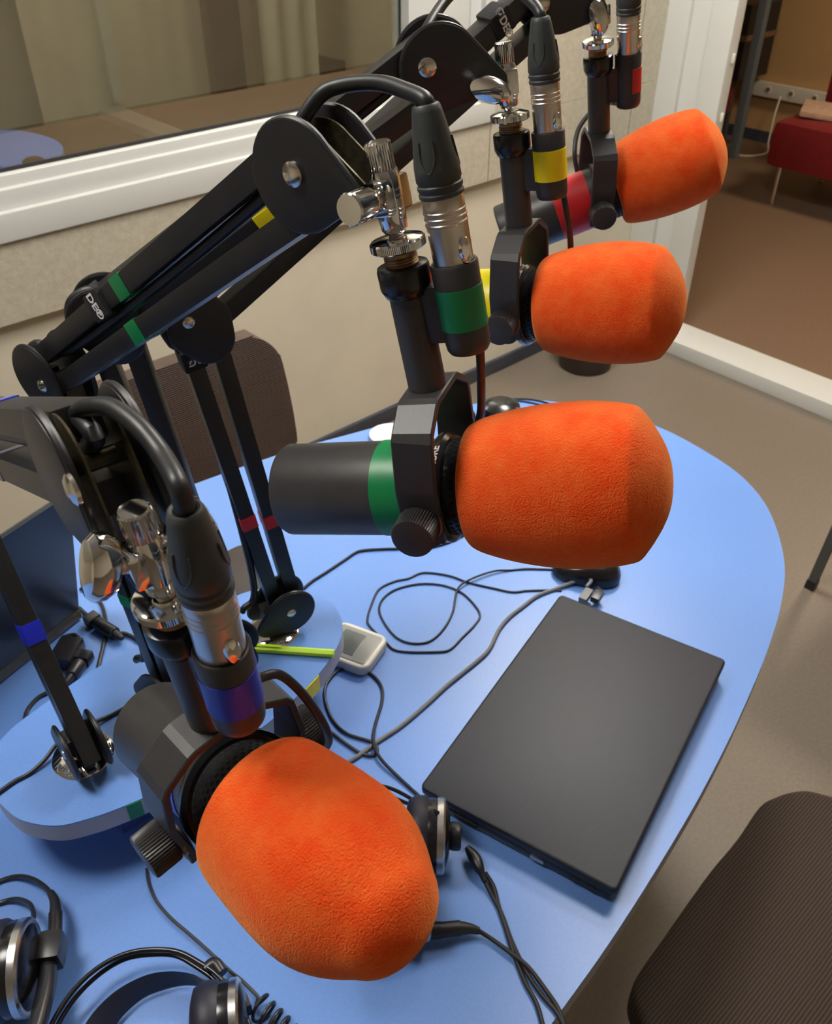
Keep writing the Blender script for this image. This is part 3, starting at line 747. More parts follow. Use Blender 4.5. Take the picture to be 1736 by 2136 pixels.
# microphone cables: connector, boot and lead to the arm
def mic_cable(k, Sk, A_, label, peak, start_tilt=0):
    root = thing('microphone_cable', label, 'cable', Sk @ V((0, 0, .1457)), 'microphone cables with metal connectors')
    sh_ = MB()
    sh_.lathe(Sk, [(.0105, .140), (.0112, .1450), (.0114, .1470), (.0115, .1680), (.0119, .1685), (.0119, .1692), (.0115, .1697), (.0115, .1712), (.0119, .1717), (.0119, .1724), (.0115, .1729),
                   (.0115, .1744), (.0119, .1749), (.0119, .1756), (.0115, .1761), (.0117, .1822), (.0112, .1830)], 64)
    sh = sh_.build('connector_shell', M['nickel'], root)
    lt = MB(); ang = MICS[k].get('latch', -25)
    L_ = Sk @ Matrix.Rotation(math.radians(ang), 4, 'Z')
    lt.lathe(L_ @ T(.0112, 0, .1540) @ Matrix.Rotation(math.radians(90), 4, 'Y') @ Matrix.Diagonal((1.9, 1, 1, 1)), [(.0040, -.001), (.0040, .0010), (.0032, .0022), (0, .0030)], 28)
    lt.build('latch', M['chrome'], sh)
    bt = MB()
    bt.lathe(Sk, [(.0112, .1825), (.0122, .1832), (.0124, .1850), (.0118, .1858), (.0118, .1866), (.0124, .1874), (.0124, .1892), (.0117, .1899), (.0117, .1907), (.0124, .1916), (.0122, .1990),
                  (.0110, .2070), (.0096, .2160), (.0080, .2250), (.0072, .2280), (.0062, .2288), (.0050, .2284), (.0048, .2265)], 48)
    for i in range(3):
        a = math.radians(ang+60+i*120)
        q = [Sk @ V(((.0122-.0030*max(0, (z_-.199)/.026))*math.cos(a+w_), (.0122-.0030*max(0, (z_-.199)/.026))*math.sin(a+w_), z_)) for z_, w_ in ((.212, -.36), (.203, -.33), (.1965, 0), (.203, .33), (.212, .36))]
        bt.tube(q, .00055, 6)
    bt.build('boot', M['rubber'], root, angle=40)
    e = Sk @ V((0, 0, .226)); e2 = Sk @ V((0, 0, .236))
    H, E, B, pn, u_, l_ = A_['H'], A_['E'], A_['B'], A_['pn'], A_['udir'], A_['ldir']
    up_ = A_['uper'] if A_['uper'].z > 0 else -A_['uper']
    lp_ = A_['lper'] if A_['lper'].dot(u_) < 0 else -A_['lper']
    inn = H+up_*.022+u_*.0
    pts = ([e, Sk @ V((0, 0, .240))] if k in ('blue',) else [e, Sk @ V((0, 0, .2305))])+[at(x, y, depth(e)+dd) for x, y, dd in peak]+[inn, H-u_*.03+up_*.006, E+u_*.06+up_*.004, E+up_*.026, E+up_*.020-u_*.024, E-u_*.030-l_*.005, E-l_*.045+lp_*.014, B+V((0, 0, .1))+lp_*.016, B+V((0, 0, .055))+lp_*.036]
    MB().tube(pts, .0043, 14, n=10).build('cable_lead', M['cable'], root)
    return root
MICS['green']['latch'] = -30; MICS['blue']['latch'] = -5; MICS['yellow']['latch'] = -30; MICS['red']['latch'] = -15
mic_cable('green', Skg, AG, 'cable arching over the green banded arm into the green taped microphone', [(848, 190, .006), (790, 173, .018), (715, 178, .03), (665, 202, .035)])
mic_cable('blue', Skb, AB, 'thick cable arching from the left arm into the blue taped microphone', [(338, 950, .006), (292, 893, .014), (238, 853, .024), (196, 848, .032)])
mic_cable('yellow', Sky, AY, 'cable arching into the yellow taped microphone from above', [(1112, 8, .002), (1070, -22, .01), (1000, -30, .02), (940, -10, .03)])
mic_cable('red', Skr, AR, 'cable rising out of the top of the picture from the red taped microphone', [(1318, -70, .0), (1290, -130, .01), (1220, -130, .02)])

# ================================================================ THINGS ON THE TABLE
def tpts(L, z=TZ+.0028): return [onz(x, y, z) for x, y in L]
def wire(name, L, r, m, label, catg, z=TZ, lift=None, group=None):
    pts = tpts(L, z+r)
    if lift:
        for i, dz in lift.items(): pts[i] = pts[i]+V((0, 0, dz))
    return tag(MB().tube(pts, r, 10, n=6).build(name, m), label, catg, group)
c4 = lambda L: [(400+.4032*u, 1100+.4032*v) for u, v in L]
# closed laptop
def laptop_closed():
    TLc, TRc, BRc, BLc = (onz(x, y, .782) for x, y in ((1168, 1236), (1519, 1377), (1279, 1868), (884, 1634)))
    ctr = (TLc+TRc+BRc+BLc)/4; xd = ((TRc-BRc)+(TLc-BLc)).normalized(); yd = V((0, 0, 1)).cross(xd)
    Lx = ((TRc-BRc).length+(TLc-BLc).length)/2; Ly = ((TLc-TRc).length+(BLc-BRc).length)/2
    F_ = frame((ctr.x, ctr.y, TZ), (0, 0, 1), xd)
    r = thing('laptop', 'closed black laptop lying on the blue table', 'laptop', (ctr.x, ctr.y, TZ))
    MB().prism(F_, rrect(Lx-.006, Ly-.006, .006), .003, .019, .003).build('base', M['plastic'], r, angle=40)
    b = MB(); b.prism(F_, rrect(Lx, Ly, .007), .020, .0315, .0035, 3)
    b.build('lid', M['laptop'], r, angle=40)
    # ports on the left side of the picture (short side facing the viewer)
    # short side nearest the viewer is at -x
    pb = MB()
    MB().box(F_, .0025, .016, .0055, (-Lx/2+.002, -.03, .0105), .0005).build('port', M['alu'], r)
    for y, w in ((-.075, .012), (-.093, .012), (.06, .03)): MB().box(F_, .002, w, .005, (-Lx/2+.0022, y, .0105), .0004).build('port', M['gasket'], r)
    for sx in (-1, 1):
        for sy in (-1, 1): MB().cyl(F_ @ T(sx*(Lx/2-.03), sy*(Ly/2-.03), 0), .007, 0, .004, 16).build('foot', M['gasket'], r)
    return F_, Lx, Ly
LF, LX, LY = laptop_closed()
# mouse
def mouse():
    c = onz(1222, 1200, TZ); dirv = (onz(1296, 1205, TZ)-onz(1150, 1185, TZ)).normalized()
    F_ = frame((c.x, c.y, TZ), (0, 0, 1), dirv); r = thing('computer_mouse', 'glossy black mouse behind the closed laptop', 'mouse', c)
    b = MB(); n = 32; rings = []
    for k, (zz, s_) in enumerate(((0, .92), (.004, .99), (.010, 1.0), (.018, .95), (.026, .83), (.031, .64), (.034, .40), (.0352, .15))):
        ring = []
        for i in range(n):
            a = 2*math.pi*i/n; ca, sa = math.cos(a), math.sin(a)
            x = .052*s_*math.copysign(abs(ca)**.8, ca); y = .030*s_*math.copysign(abs(sa)**.8, sa)*(1+.10*ca)
            z = zz*(1-.28*max(0, -x/.052))
            ring.append(b.bm.verts.new(F_ @ V((x, y, z))))
        rings.append(ring)
    for p, q in zip(rings, rings[1:]):
        for i in range(n): b._face([p[i], p[(i+1) % n], q[(i+1) % n], q[i]])
    b._face(list(reversed(rings[0]))); b._face(rings[-1])
    o = b.build('shell', M['gloss'], r, angle=70)
    MB().cyl(frame(F_ @ V((-.030, -.002, .023)), F_.to_3x3() @ V((0, 1, 0))), .006, -.002, .006, 20, .001).build('scroll_wheel', M['plastic'], r)
    MB().box(F_, .030, .0008, .001, (-.034, 0, .0268)).build('button_gap', M['gasket'], r)
mouse()
wire('mouse_cable', [(1152, 1188)]+c4([(1736, 215), (1650, 222), (1560, 235), (1440, 280), (1375, 330), (1350, 440), (1300, 530), (1230, 590), (1140, 600), (1060, 570), (1000, 500), (970, 430), (990, 370), (1060, 320), (1180, 293), (1300, 300), (1400, 340), (1470, 410), (1492, 460), (1460, 510), (1400, 570), (1340, 630), (1270, 645), (1070, 640), (1000, 590), (920, 510), (910, 470), (930, 400), (970, 320), (1050, 280), (1120, 265), (1200, 235), (1330, 250), (1430, 285), (1560, 315), (1660, 335), (1736, 328)])+[(1150, 1231), (1172, 1232)],
     .0016, M['thin'], 'thin dark mouse cable coiled in loops beside the laptop', 'cable', lift={3: .003, 4: .004, 5: .0035, 17: .0, 33: .0})
wire('network_cable', [(1222, 1236), (1231, 1226), (1222, 1219), (1204, 1217), (1163, 1227), (1121, 1243), (1090, 1266), (1062, 1288)]+c4([(1590, 530), (1540, 630), (1480, 690), (1400, 755), (1320, 820), (1200, 930), (1080, 1030), (960, 1110), (850, 1190), (760, 1240)]),
     .0028, M['greycable'], 'grey network cable running from the laptop across the table', 'cable', lift={0: .012, 1: .014, 2: .012, 3: .006})
pl = MB(); pc = onz(1222, 1243, .765); pl.box(frame(pc, (0, 0, 1), LF.to_3x3() @ V((1, 0, 0))), .026, .012, .010, (0, 0, 0), .001)
tag(pl.build('network_plug', M['greycable']), 'grey network plug in the far corner of the closed laptop', 'plug')
pl = MB(); pc = onz(1246, 1244, .765); pl.box(frame(pc, (0, 0, 1), LF.to_3x3() @ V((1, 0, 0))), .022, .013, .010, (0, 0, 0), .002)
pl.tube([pc+V((0, 0, 0)), onz(1254, 1236, .765), onz(1248, 1226, .765), onz(1232, 1230, .757)], .002, 8)
tag(pl.build('usb_plug', M['plastic']), 'small black plug beside the grey network plug on the laptop', 'plug')
wire('table_cable', c4([(1205, 1415), (1100, 1320), (1000, 1230), (955, 1170), (940, 1110), (950, 1020), (985, 900), (980, 820), (930, 760), (860, 735), (770, 735), (710, 790), (688, 850), (700, 930), (740, 1010), (810, 1070), (930, 1110), (960, 1150), (940, 1180), (880, 1170), (800, 1120), (720, 1060), (650, 1030)]),
     .0022, M['thin'], 'dark cable looped in front of the white timer', 'cable', lift={3: .004, 16: .0, 17: .0, 4: .004, 2: .003})
wire('audio_cable', [(590, 1262), (620, 1240)]+c4([(615, 285), (700, 230), (790, 170), (850, 130), (900, 118), (1000, 112), (1080, 110)])+[(900, 1141), (960, 1120), (1010, 1080)],
     .0022, M['thin'], 'dark cable passing under the green taped microphone', 'cable')
# timer
def timer():
    F_ = frame((.535, .665, TZ), (0, 0, 1), V((1, 0, 0)))
    a, b_, c = onz(787, 1328, TZ+.018), onz(740, 1392, TZ+.018), onz(716, 1303, TZ+.018)
    yd = (a-b_).normalized(); xd = V((0, 0, 1)).cross(yd)*-1
    ctr = (onz(783, 1340, TZ+.018)+onz(690, 1345, TZ+.018))/2
    F_ = frame((ctr.x, ctr.y, TZ), (0, 0, 1), -xd)
    r = thing('digital_timer', 'small white digital timer half hidden by the raised shelf edge', 'timer', ctr.to_3d()*1)
    r.location.z = TZ
    w = (a-b_).length+.006
    MB().prism(F_, rrect(.078, w, .014), 0, .017, .004, 3).build('case', M['ivory'], r, angle=50)
    MB().prism(F_, rrect(.064, w*.80, .004), .0168, .0180, .0004).build('face_plate', M['lcdfrm'], r)
    d = MB().prism(F_ @ T(.006, 0, 0), rrect(.034, w*.60, .002), .0178, .0186, .0002).build('display', M['lcd'], r)
    return r
timer()
# pen
pa, pb_ = onz(536, 1352, SH+.005), onz(697, 1363, SH+.005)
pe = thing('pen', 'yellow-green hexagonal pen lying on the raised shelf', 'pen', (pa+pb_)/2)
F_ = frame(pa, pb_-pa, V((0, 0, 1))); Lp = (pb_-pa).length
MB().cyl(F_, .0050, -.01, Lp, 6, .0004).build('barrel', M['pen'], pe, angle=20)
MB().box(F_, .0014, .0040, .038, (.0058, 0, .012), .0005).build('clip', M['pen'], pe)
# white saucer and dark bits by the far edge
c = onz(812, 914, TZ)
tag(MB().lathe(T(c.x, c.y, TZ), [(.020, 0), (.022, .003), (.036, .009), (.037, .0098), (.035, .0100), (.021, .0050), (0, .0045)], 48).build('saucer', M['white']), 'white dish behind the green taped microphone', 'dish')
jk = thing('jack_adapter', 'black jack adapter by the far edge of the table', 'adapter', onz(965, 882, TZ))
F_ = frame(onz(955, 884, TZ)+V((0, 0, .010)), (onz(985, 876, TZ)-onz(955, 884, TZ)), (0, 0, 1))
MB().cyl(F_, .0100, 0, .035, 24, .002).build('adapter_body', M['plastic'], jk)
MB().cyl(F_, .006, -.02, 0, 20, .001).build('adapter_tip', M['alu'], jk)
c = onz(1045, 862, TZ)
hb = thing('gooseneck_lamp_base', 'black round object on the far end of the table beside the orange windscreen', 'desk gadget', c)
MB().lathe(T(c.x, c.y, TZ), [(.038, 0), (.040, .004), (.036, .018), (.022, .026), (0, .028)], 40).build('round_body', M['gloss'], hb)
for L in ([(1052, 862), (1062, 842), (1066, 832), (1080, 850)], [(1066, 832), (1085, 836), (1110, 840), (1150, 850)], [(1068, 832), (1095, 832), (1125, 836), (1160, 846)]):
    wire('thin_cable', L, .0018, M['thin'], 'thin dark cable at the far end of the table near the round gadget', 'cable', group='thin cables at the far end of the table')
# brown folder under the red banded arm
c = onz(505, 1190, TZ)
fp = [onz(x, y, TZ) for x, y in ((420, 1175), (470, 1155), (495, 1143), (514, 1138), (532, 1143), (548, 1158), (582, 1222), (560, 1232), (480, 1247), (400, 1262))]
tag(MB().prism(I4, [(p.x, p.y) for p in fp], TZ, TZ+.004, .001).build('mouse_mat', M['brown']), 'dark brown mat on the table behind the closest connector', 'mat')

# open laptop at the left, seen from behind its lid
def laptop_open():
    a = onz(172, 1290, TZ); c = onz(0, 1428, TZ)
    e = (a-c); e.z = 0; e.normalize(); n_ = V((0, 0, 1)).cross(e)      # n_ points away from the viewer
    if n_.dot(CF) < 0: n_ = -n_
    r = thing('laptop', 'open black laptop at the left edge, seen from behind its lid', 'laptop', a)
    mid = a-e*.18+n_*.0
    F_ = frame((mid.x, mid.y, TZ), (0, 0, 1), e)   # x along the lid, y = away or toward
    sy = 1 if (F_.to_3x3() @ V((0, 1, 0))).dot(n_) > 0 else -1
    MB().box(F_, .36, .24, .018, (0, sy*.13, .012), .004).build('base', M['plastic'], r)
    MB().box(F_, .36, .012, .016, (0, sy*.004, .011), .004).build('hinge_cover', M['strip'], r)
    L_ = F_ @ T(0, sy*.004, .018) @ Matrix.Rotation(math.radians(sy*14), 4, 'X')
    lid = MB().box(L_, .36, .008, .235, (0, 0, .1175), .003).build('lid', M['screen'], r)
    MB().box(L_, .335, .0008, .19, (0, sy*.0042, .125)).build('screen', M['gloss'], lid)
laptop_open()

# inline connectors and cables by the left laptop
def inline(name, L, r, label, z=TZ, grp=None):
    p = [onz(x, y, z+r) for x, y in L]; t = thing(name, label, 'connector', p[0], grp)
    d = (p[1]-p[0]); F_ = frame(p[0], d); n = d.length
    MB().cyl(F_, r, 0, n, 24, .002).build('barrel', M['plastic'], t)
    MB().lathe(F_, [(r*.7, n-.002), (r*.55, n+.010), (r*.35, n+.016)], 20).build('strain_relief', M['cable'], t)
    MB().box(F_, r*2.1, r*1.6, .016, (0, 0, -.010), .002).build('plug_block', M['plastic'], t)
inline('inline_connector', [(202, 1298), (240, 1322)], .0095, 'black inline connector lying right of the open laptop')
inline('inline_connector', [(168, 1382), (148, 1410)], .0095, 'black inline connector between the blue banded arm and the raised shelf')
tag(MB().box(frame(onz(140, 1362, TZ+.012), (0, 0, 1), V((.7, .6, 0))), .045, .032, .022, (0, 0, 0), .005).build('power_adapter', M['plastic']), 'small black adapter box behind the blue banded arm', 'adapter')
wire('table_cable', [(168, 1228), (195, 1238), (212, 1262), (219, 1285), (222, 1310), (215, 1350), (206, 1388), (206, 1400)], .0027, M['cable'], 'black cable curving down from behind the open laptop', 'cable')
wire('table_cable', [(165, 1268), (180, 1282), (200, 1296)], .0030, M['cable'], 'short black cable entering the inline connector', 'cable')
wire('table_cable', [(130, 1330), (158, 1325), (172, 1350), (172, 1375), (166, 1392)], .0030, M['cable'], 'black cable bent around the small adapter box', 'cable')
wire('table_cable', [(240, 1322), (262, 1322), (286, 1335), (300, 1352)], .0030, M['cable'], 'black cable leaving the inline connector toward the shelf', 'cable')
c0_ = [(110, 1440), (80, 1455), (58, 1480), (50, 1505), (20, 1545), (0, 1585), (-30, 1640)]
wire('table_cable', c0_, .0027, M['cable'], 'outer black cable hanging beside the left end of the raised shelf', 'cable')
wire('table_cable', [(100, 1475), (60, 1497), (35, 1520), (15, 1560), (0, 1600), (-20, 1700)], .0027, M['cable'], 'inner black cable next to the left end of the raised shelf', 'cable')
wire('shelf_cable', [(262, 1476), (230, 1493), (195, 1513), (150, 1545), (128, 1558), (95, 1590), (60, 1614), (30, 1630), (-5, 1655), (-30, 1672)], .0024, M['cable'], 'black cable lying across the raised shelf over the left chrome base', 'cable', z=SH, lift={2: .004, 3: .010, 4: .010, 5: .004})

# ================================================================ HEADPHONES
def earcup(root, c, ax, r, with_cap=True, th=.040):
    """closed studio ear cup; ax points out of the back of the cup"""
    F_ = frame(c, ax)
    cu = MB().lathe(F_, [(r*.45, -th*.55), (r*.60, -th*.62), (r*.86, -th*.55), (r*.98, -th*.35), (r*.99, -th*.12), (r*.93, 0)], 48).build('ear_cushion', M['leather'], root, angle=60)
    MB().lathe(F_, [(r*.92, -.001), (r*.94, .004), (r*.92, .0115), (r*.88, .012)], 48).build('cup_housing', M['gloss'], root, angle=50)
    MB().lathe(F_, [(r*.905, .0095), (r*.955, .0100), (r*.955, .0165), (r*.90, .0185), (r*.85, .0185)], 48).build('silver_ring', M['alu'], root)
    MB().lathe(F_, [(r*.86, .0165), (r*.80, .0200), (r*.5, .0235), (r*.30, .0240), (0, .0240)], 48).build('back_plate', M['gloss'], root, angle=50)
    if with_cap: MB().cyl(F_, r*.36, .023, .036, 32, .003).build('pivot_cap', M['plastic'], root)
    return F_
# 1: behind the closest windscreen
h1c = onz(893, 1742, TZ+.040)
h1 = thing('headphones', 'black headphones with silver ring, partly hidden behind the closest windscreen', 'headphones', V((h1c.x, h1c.y, TZ)))
axd = (onz(975, 1745, TZ+.04)-onz(893, 1742, TZ+.04)).normalized()
earcup(h1, h1c, axd, .042)
h1d = onz(842, 1890, TZ+.036)
earcup(h1, h1d, (onz(904, 1872, TZ+.036)-h1d).normalized(), .040, False)
MB().tube([h1c+V((0, 0, .042))+axd*.01, onz(870, 1672, TZ+.05), onz(780, 1640, TZ+.05), onz(650, 1700, TZ+.04), onz(600, 1800, TZ+.04), onz(650, 1900, TZ+.04), onz(780, 1930, TZ+.03), h1d], .0022, 10).build('headband_wire', M['gloss'], h1)
MB().tube([h1c+V((0, 0, .036))+axd*.01, onz(865, 1682, TZ+.045), onz(770, 1655, TZ+.045), onz(670, 1715, TZ+.035), onz(620, 1810, TZ+.035), onz(670, 1890, TZ+.035), onz(790, 1915, TZ+.03), h1d], .0022, 10).build('headband_wire', M['gloss'], h1)
p = [onz(x, y, TZ+.012) for x, y in ((975, 1768), (990, 1790), (1002, 1815))]
cj = thing('headphone_cable', 'black headphone cable crossing toward the bottom edge of the table', 'cable', p[0])
MB().tube(p+[onz(1012, 1838, TZ+.008)], lambda t_: .0035+.0035*math.sin(min(1, t_*1.3)*math.pi), 14).build('jack_plug', M['plastic'], cj)
MB().tube([onz(1008, 1832, TZ+.007)]+[onz(x, y, TZ+.0025) for x, y in ((1030, 1875), (1048, 1910), (1068, 1965), (1100, 2030), (1130, 2075), (1160, 2110), (1180, 2150), (1190, 2200))], .0024, 10).build('lead', M['cable'], cj)
MB().tube([onz(1012, 1820, TZ+.007)]+[onz(x, y, TZ+.0025) for x, y in ((1030, 1850), (1040, 1890), (1056, 1940), (1072, 1990), (1096, 2050), (1120, 2095), (1135, 2150), (1145, 2200))], .0024, 10).build('lead', M['cable'], cj)
cj = thing('headphone_cable', 'black jack plug and cable emerging from behind the closest windscreen', 'cable', onz(930, 1938, TZ+.012))
MB().tube([onz(880, 1942, TZ+.014), onz(920, 1940, TZ+.014)], .0085, 20, smooth=False).tube([onz(918, 1940, TZ+.014), onz(960, 1936, TZ+.013)], .0078, 20, smooth=False).build('jack_plug', M['plastic'], cj)
MB().tube([onz(958, 1936, TZ+.013), onz(980, 1937, TZ+.012), onz(1000, 1942, TZ+.010)], lambda t_: .0072-.0035*t_, 14).build('strain_relief', M['cable'], cj)
MB().tube([onz(998, 1941, TZ+.010), onz(1025, 1958, TZ+.006), onz(1062, 1985, TZ+.006), onz(1100, 2015, TZ+.006), onz(1135, 2060, TZ+.0045), onz(1165, 2105, TZ+.003), onz(1180, 2150, TZ+.003), onz(1185, 2200, TZ+.003)], .0024, 10).build('lead', M['cable'], cj)
# 2: at the bottom left edge
h2c = onz(22, 2022, TZ+.046)
h2 = thing('headphones', 'black headphones with silver ring at the bottom left edge', 'headphones', V((h2c.x, h2c.y, TZ)))
ax2 = (onz(90, 2012, TZ+.046)-onz(22, 2022, TZ+.046)).normalized()
earcup(h2, h2c, ax2, .046, False)
q = h2c+ax2*.028
MB().box(frame(onz(108, 1982, TZ+.036), (0, 0, 1), ax2), .024, .030, .030, (0, 0, 0), .008).build('plug_socket', M['plastic'], h2)
MB().tube([onz(112, 1978, TZ+.034), onz(115, 1940, TZ+.032), onz(116, 1905, TZ+.030)], .0070, 20, smooth=False).build('cable_plug', M['plastic'], h2)
MB().tube([onz(116, 1908, TZ+.030), onz(114, 1880, TZ+.028), onz(106, 1862, TZ+.026)], lambda t_: .0062-.0025*t_, 14).build('strain_relief', M['cable'], h2)
MB().tube([onz(108, 1866, TZ+.026), onz(92, 1848, TZ+.022), onz(65, 1832, TZ+.014), onz(35, 1828, TZ+.006), onz(0, 1838, TZ+.003), onz(-40, 1860, TZ+.003)], .0024, 10).build('cable', M['cable'], h2)
MB().tube([onz(62, 1940, TZ+.06), onz(70, 1912, TZ+.045), onz(64, 1888, TZ+.03), onz(45, 1877, TZ+.015), onz(20, 1877, TZ+.005), onz(-20, 1890, TZ+.003)], .0024, 10).build('cable', M['cable'], h2)
MB().tube([onz(100, 2000, TZ+.035), onz(98, 2050, TZ+.04), onz(88, 2100, TZ+.045), onz(72, 2160, TZ+.05)], .0085, 16).build('headband_slider', M['plastic'], h2)
MB().tube([onz(100, 2050, TZ+.030), onz(92, 2100, TZ+.035), onz(70, 2180, TZ+.04)], .0022, 10).build('headband_wire', M['gloss'], h2)
# 3: lying at the bottom
h3 = thing('headphones', 'black headphones with wire headband and leather strap at the bottom edge', 'headphones', onz(380, 2100, TZ))
zz = TZ+.020
wo = [(95, 2180), (108, 2136), (150, 2070), (200, 2022), (255, 1992), (310, 1981), (370, 1985), (420, 2010), (455, 2035), (487, 2075), (508, 2110), (525, 2150)]
wi = [(108, 2180), (122, 2136), (160, 2078), (210, 2030), (262, 2000), (316, 1991), (368, 1994), (415, 2020), (448, 2045), (478, 2085), (498, 2120), (512, 2160)]
MB().tube([onz(x, y, zz+.012) for x, y in wo], .0024, 12).build('headband_wire', M['gloss'], h3)
MB().tube([onz(x, y, zz+.004) for x, y in wi], .0024, 12).build('headband_wire', M['gloss'], h3)
so_ = [(160, 2175), (182, 2130), (215, 2090), (255, 2058), (305, 2034), (350, 2026), (395, 2030), (430, 2045)]
si_ = [(215, 2190), (238, 2145), (262, 2113), (300, 2082), (345, 2064), (385, 2056), (415, 2058), (440, 2064)]
b = MB(); A1 = [onz(x, y, TZ+.030) for x, y in so_]; B1 = [onz(x, y, TZ+.006) for x, y in si_]
def cr(P, n=6):
    q_ = [P[0]*2-P[1]]+P+[P[-1]*2-P[-2]]; out = []
    for i in range(1, len(q_)-2):
        for k_ in range(n):
            t_ = k_/n; a_, b_, c_, d_ = q_[i-1:i+3]; out.append(0.5*((2*b_)+(c_-a_)*t_+(2*a_-5*b_+4*c_-d_)*t_*t_+(3*b_-a_-3*c_+d_)*t_**3))
    return out+[P[-1]]
A1 = cr(A1); B1 = cr(B1); rows = []
for pa_, pb2 in zip(A1, B1):
    nn = V((0, 0, 1)).cross((pb2-pa_)); w_ = (pb2-pa_).normalized(); tg = nn.normalized(); no = w_.cross(tg)
    rows.append([b.bm.verts.new(pa_.lerp(pb2, t_)+no*s_*.0016*(1 if 0 < t_ < 1 else .4)) for t_, s_ in ((0, 1), (.15, 1), (.85, 1), (1, 1), (1, -1), (.85, -1), (.15, -1), (0, -1))])
for r1, r2 in zip(rows, rows[1:]):
    for i in range(8): b._face([r1[i], r1[(i+1) % 8], r2[(i+1) % 8], r2[i]])
b._face(rows[0]); b._face(rows[-1])
b.build('headband_strap', M['leather'], h3, angle=50)
MB().tube([onz(430, 2022, zz+.008), onz(448, 2010, zz+.010), onz(464, 2030, zz+.010)], .0062, 16).build('strap_clip', M['plastic'], h3)
MB().tube([onz(440, 2050, zz), onz(470, 2078, zz), onz(495, 2115, zz), onz(510, 2165, zz)], .0050, 14).build('headband_slider', M['plastic'], h3)
MB().box(frame(onz(505, 2100, zz+.008), (0, 0, 1), V((.8, -.2, 0))), .016, .014, .020, (0, 0, 0), .003).build('slider_block', M['plastic'], h3)
h3c = onz(462, 2130, TZ+.036)
earcup(h3, h3c, (onz(520, 2120, TZ+.036)-h3c).normalized(), .036, False, .042)
sc = [(306, 1812), (310, 1840), (320, 1868), (334, 1890), (360, 1918), (400, 1952), (440, 1988), (480, 2025), (505, 2045), (525, 2065), (538, 2080), (536, 2096)]
P = [onz(x, y, TZ+.003) for x, y in sc]
for i in range(64):
    t_ = i/63; cpt = onz(533+62*t_+6, 2098+62*t_, TZ+.0135)
    a_ = t_*4*2*math.pi; ax_ = (onz(600, 2160, TZ)-onz(530, 2095, TZ)).normalized(); sd_ = V((0, 0, 1)).cross(ax_)
    P.append(cpt+sd_*(.0115*math.cos(a_))+V((0, 0, .0115*math.sin(a_))))
tag(MB().tube(P, .0017, 8, n=4).build('coiled_cable', M['cable']), 'thin black cable ending in a coil beside the bottom headphones', 'cable')

# ================================================================ CHAIRS, BIN
def chair_back(label):
    """visitor chair behind the table: woven back on a steel frame"""
    y = 1.42
    L_, R_ = onz(165, 1110, .75), ony(612, 930, y)
    x0, x1 = ony(215, 1000, y).x-.10, ony(612, 905, y).x
    r = thing('chair', label, 'chair', ((x0+x1)/2, y+.2, 0))
    w = x1-x0; top = ony(480, 706, y).z; cx_ = (x0+x1)/2
    F_ = Matrix.Translation((cx_, y, 0)) @ Matrix.Rotation(math.radians(90), 4, 'X')
    h_ = top-.52; ol = [(x_*(1-.13*((y_+h_/2)/h_)**2), y_) for x_, y_ in cat(rrect(w, h_, .085, 5), 3)]
    b = MB(); b.prism(F_ @ T(0, (top+.52)/2, 0), ol, -.018, .018, .008, 3)
    b.build('backrest', M['weave'], r, angle=50)
    MB().box(I4, w+.03, .46, .055, (cx_, y-.26, .46), .02).build('seat', M['weave'], r)
    for sx in (-1, 1):
        MB().tube([(cx_+sx*(w/2-.03), y+.01, .60), (cx_+sx*(w/2-.03), y+.03, .42), (cx_+sx*(w/2+.01), y+.06, .0)], .011, 12, smooth=False).build('leg', M['steel'], r)
        MB().tube([(cx_+sx*(w/2-.03), y-.42, .44), (cx_+sx*(w/2+.01), y-.46, .0)], .011, 12, smooth=False).build('leg', M['steel'], r)
        MB().cyl(frame((cx_+sx*(w/2*.97-.010), y, ony(612, 888, y).z), (sx, 0, 0)), .009, -.004, .014, 12).build('side_bolt', M['plastic'], r)
chair_back('brown woven chair standing behind the far side of the table')
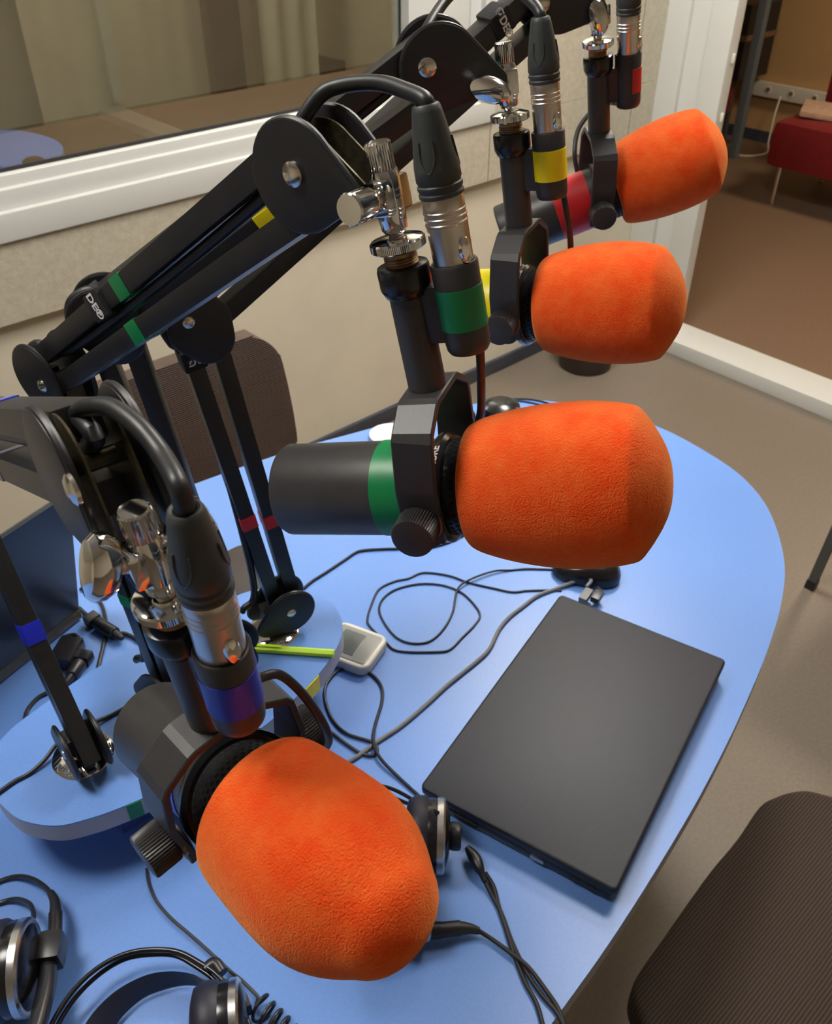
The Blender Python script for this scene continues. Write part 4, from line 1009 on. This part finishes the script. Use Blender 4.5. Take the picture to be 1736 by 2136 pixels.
# near chair at the lower right: seat tucked along the table edge
def near_chair():
    z = .47
    r = thing('chair', 'brown ribbed chair seat at the bottom right corner', 'chair', (.83, .0, 0))
    P_ = [onz(x, y, z+.02) for x, y in ((1736, 1657), (1686, 1645), (1650, 1648), (1620, 1658), (1587, 1678), (1540, 1746), (1485, 1812), (1430, 1888), (1386, 1951), (1334, 2025), (1320, 2060), (1323, 2093), (1338, 2126))]
    e = (P_[5]-P_[9]).normalized(); n_ = V((e.y, -e.x, 0))
    pl = [(p.x, p.y) for p in P_]
    q1 = P_[-1]+n_*.06+e*.02; q2 = P_[-1]+n_*.36+e*.0; q3 = P_[0]+n_*.34-e*.02; q4 = P_[0]+n_*.06+e*.05
    d0 = (P_[0]-P_[1]).normalized(); d1 = (P_[-1]-P_[-2]).normalized()
    q4 = P_[0]+d0*.045; q1 = P_[-1]+d1*.05; q3 = q4+n_*.26+d0*.03; q2 = q1+n_*.24+d1*.03
    ex = [q1, q1.lerp(q2, .5), q2, q2.lerp(q3, .33), q2.lerp(q3, .67), q3, q3.lerp(q4, .5), q4]
    pl = pl+[(q_.x, q_.y) for q_ in ex]
    pl = cat(pl, 4)
    MB().prism(T(0, 0, z), pl, -.035, .02, .012, 4).build('seat', M['ribs'], r, angle=60)
    MB().prism(T(0, 0, z), [(x*.97+.03*.83, y*.97) for x, y in pl], -.045, -.034).build('seat_pan', M['plastic'], r)
    c = V((.80, 0, 0))
    for x, y in ((.62, .16), (.95, .2), (.70, -.2), (1.05, -.14)):
        MB().tube([(x, y, .43), (x+(x-.8)*.15, y*1.1, 0)], .011, 12, smooth=False).build('leg', M['steel'], r)
near_chair()
# third chair, only a leg reaches into the picture
def third_chair():
    f = onz(1692, 1222, 0.006); t2 = onz(1790, 1010, .20)
    r = thing('chair', 'grey metal chair leg reaching in at the right edge', 'chair', f)
    dv = (onx(1736, 1105, f.x+.03)-f)
    up_ = V((f.x+.01, f.y-.02, .44))
    MB().sweep([f, f.lerp(up_, .5), up_], [(-.011, -.011), (.011, -.011), (.011, .011), (-.011, .011)], V((0, 1, 0))).build('leg', M['steel'], r, smooth=False)
    MB().box(frame(f, up_-f, V((0, 1, 0))), .026, .026, .03, (0, 0, .008), .002).build('leg_cap', M['plastic'], r)
    MB().box(I4, .44, .44, .05, (up_.x+.20, up_.y-.21, .46), .02).build('seat', M['weave'], r)
    for x, y in ((.42, 0), (0, -.42), (.42, -.42)):
        MB().sweep([(f.x+x+.0, f.y+y, 0), (up_.x+x*.95, up_.y+y*.95, .44)], [(-.011, -.011), (.011, -.011), (.011, .011), (-.011, .011)], V((0, 1, 0))).build('leg', M['steel'], r, smooth=False)
third_chair()
bc = onz(1220, 760, 0)
bn = thing('waste_bin', 'dark waste bin on the floor beyond the table', 'bin', bc)
MB().lathe(T(bc.x, bc.y, 0), [(.095, 0), (.100, .004), (.118, .24), (.121, .245), (.118, .25), (.112, .245), (.095, .01), (0, .008)], 40).build('bin_body', M['darkwood'], bn, angle=50)
MB().lathe(T(bc.x, bc.y, 0), [(.1185, .235), (.1225, .238), (.1225, .250), (.1185, .2505)], 40).build('rim', M['plastic'], bn)
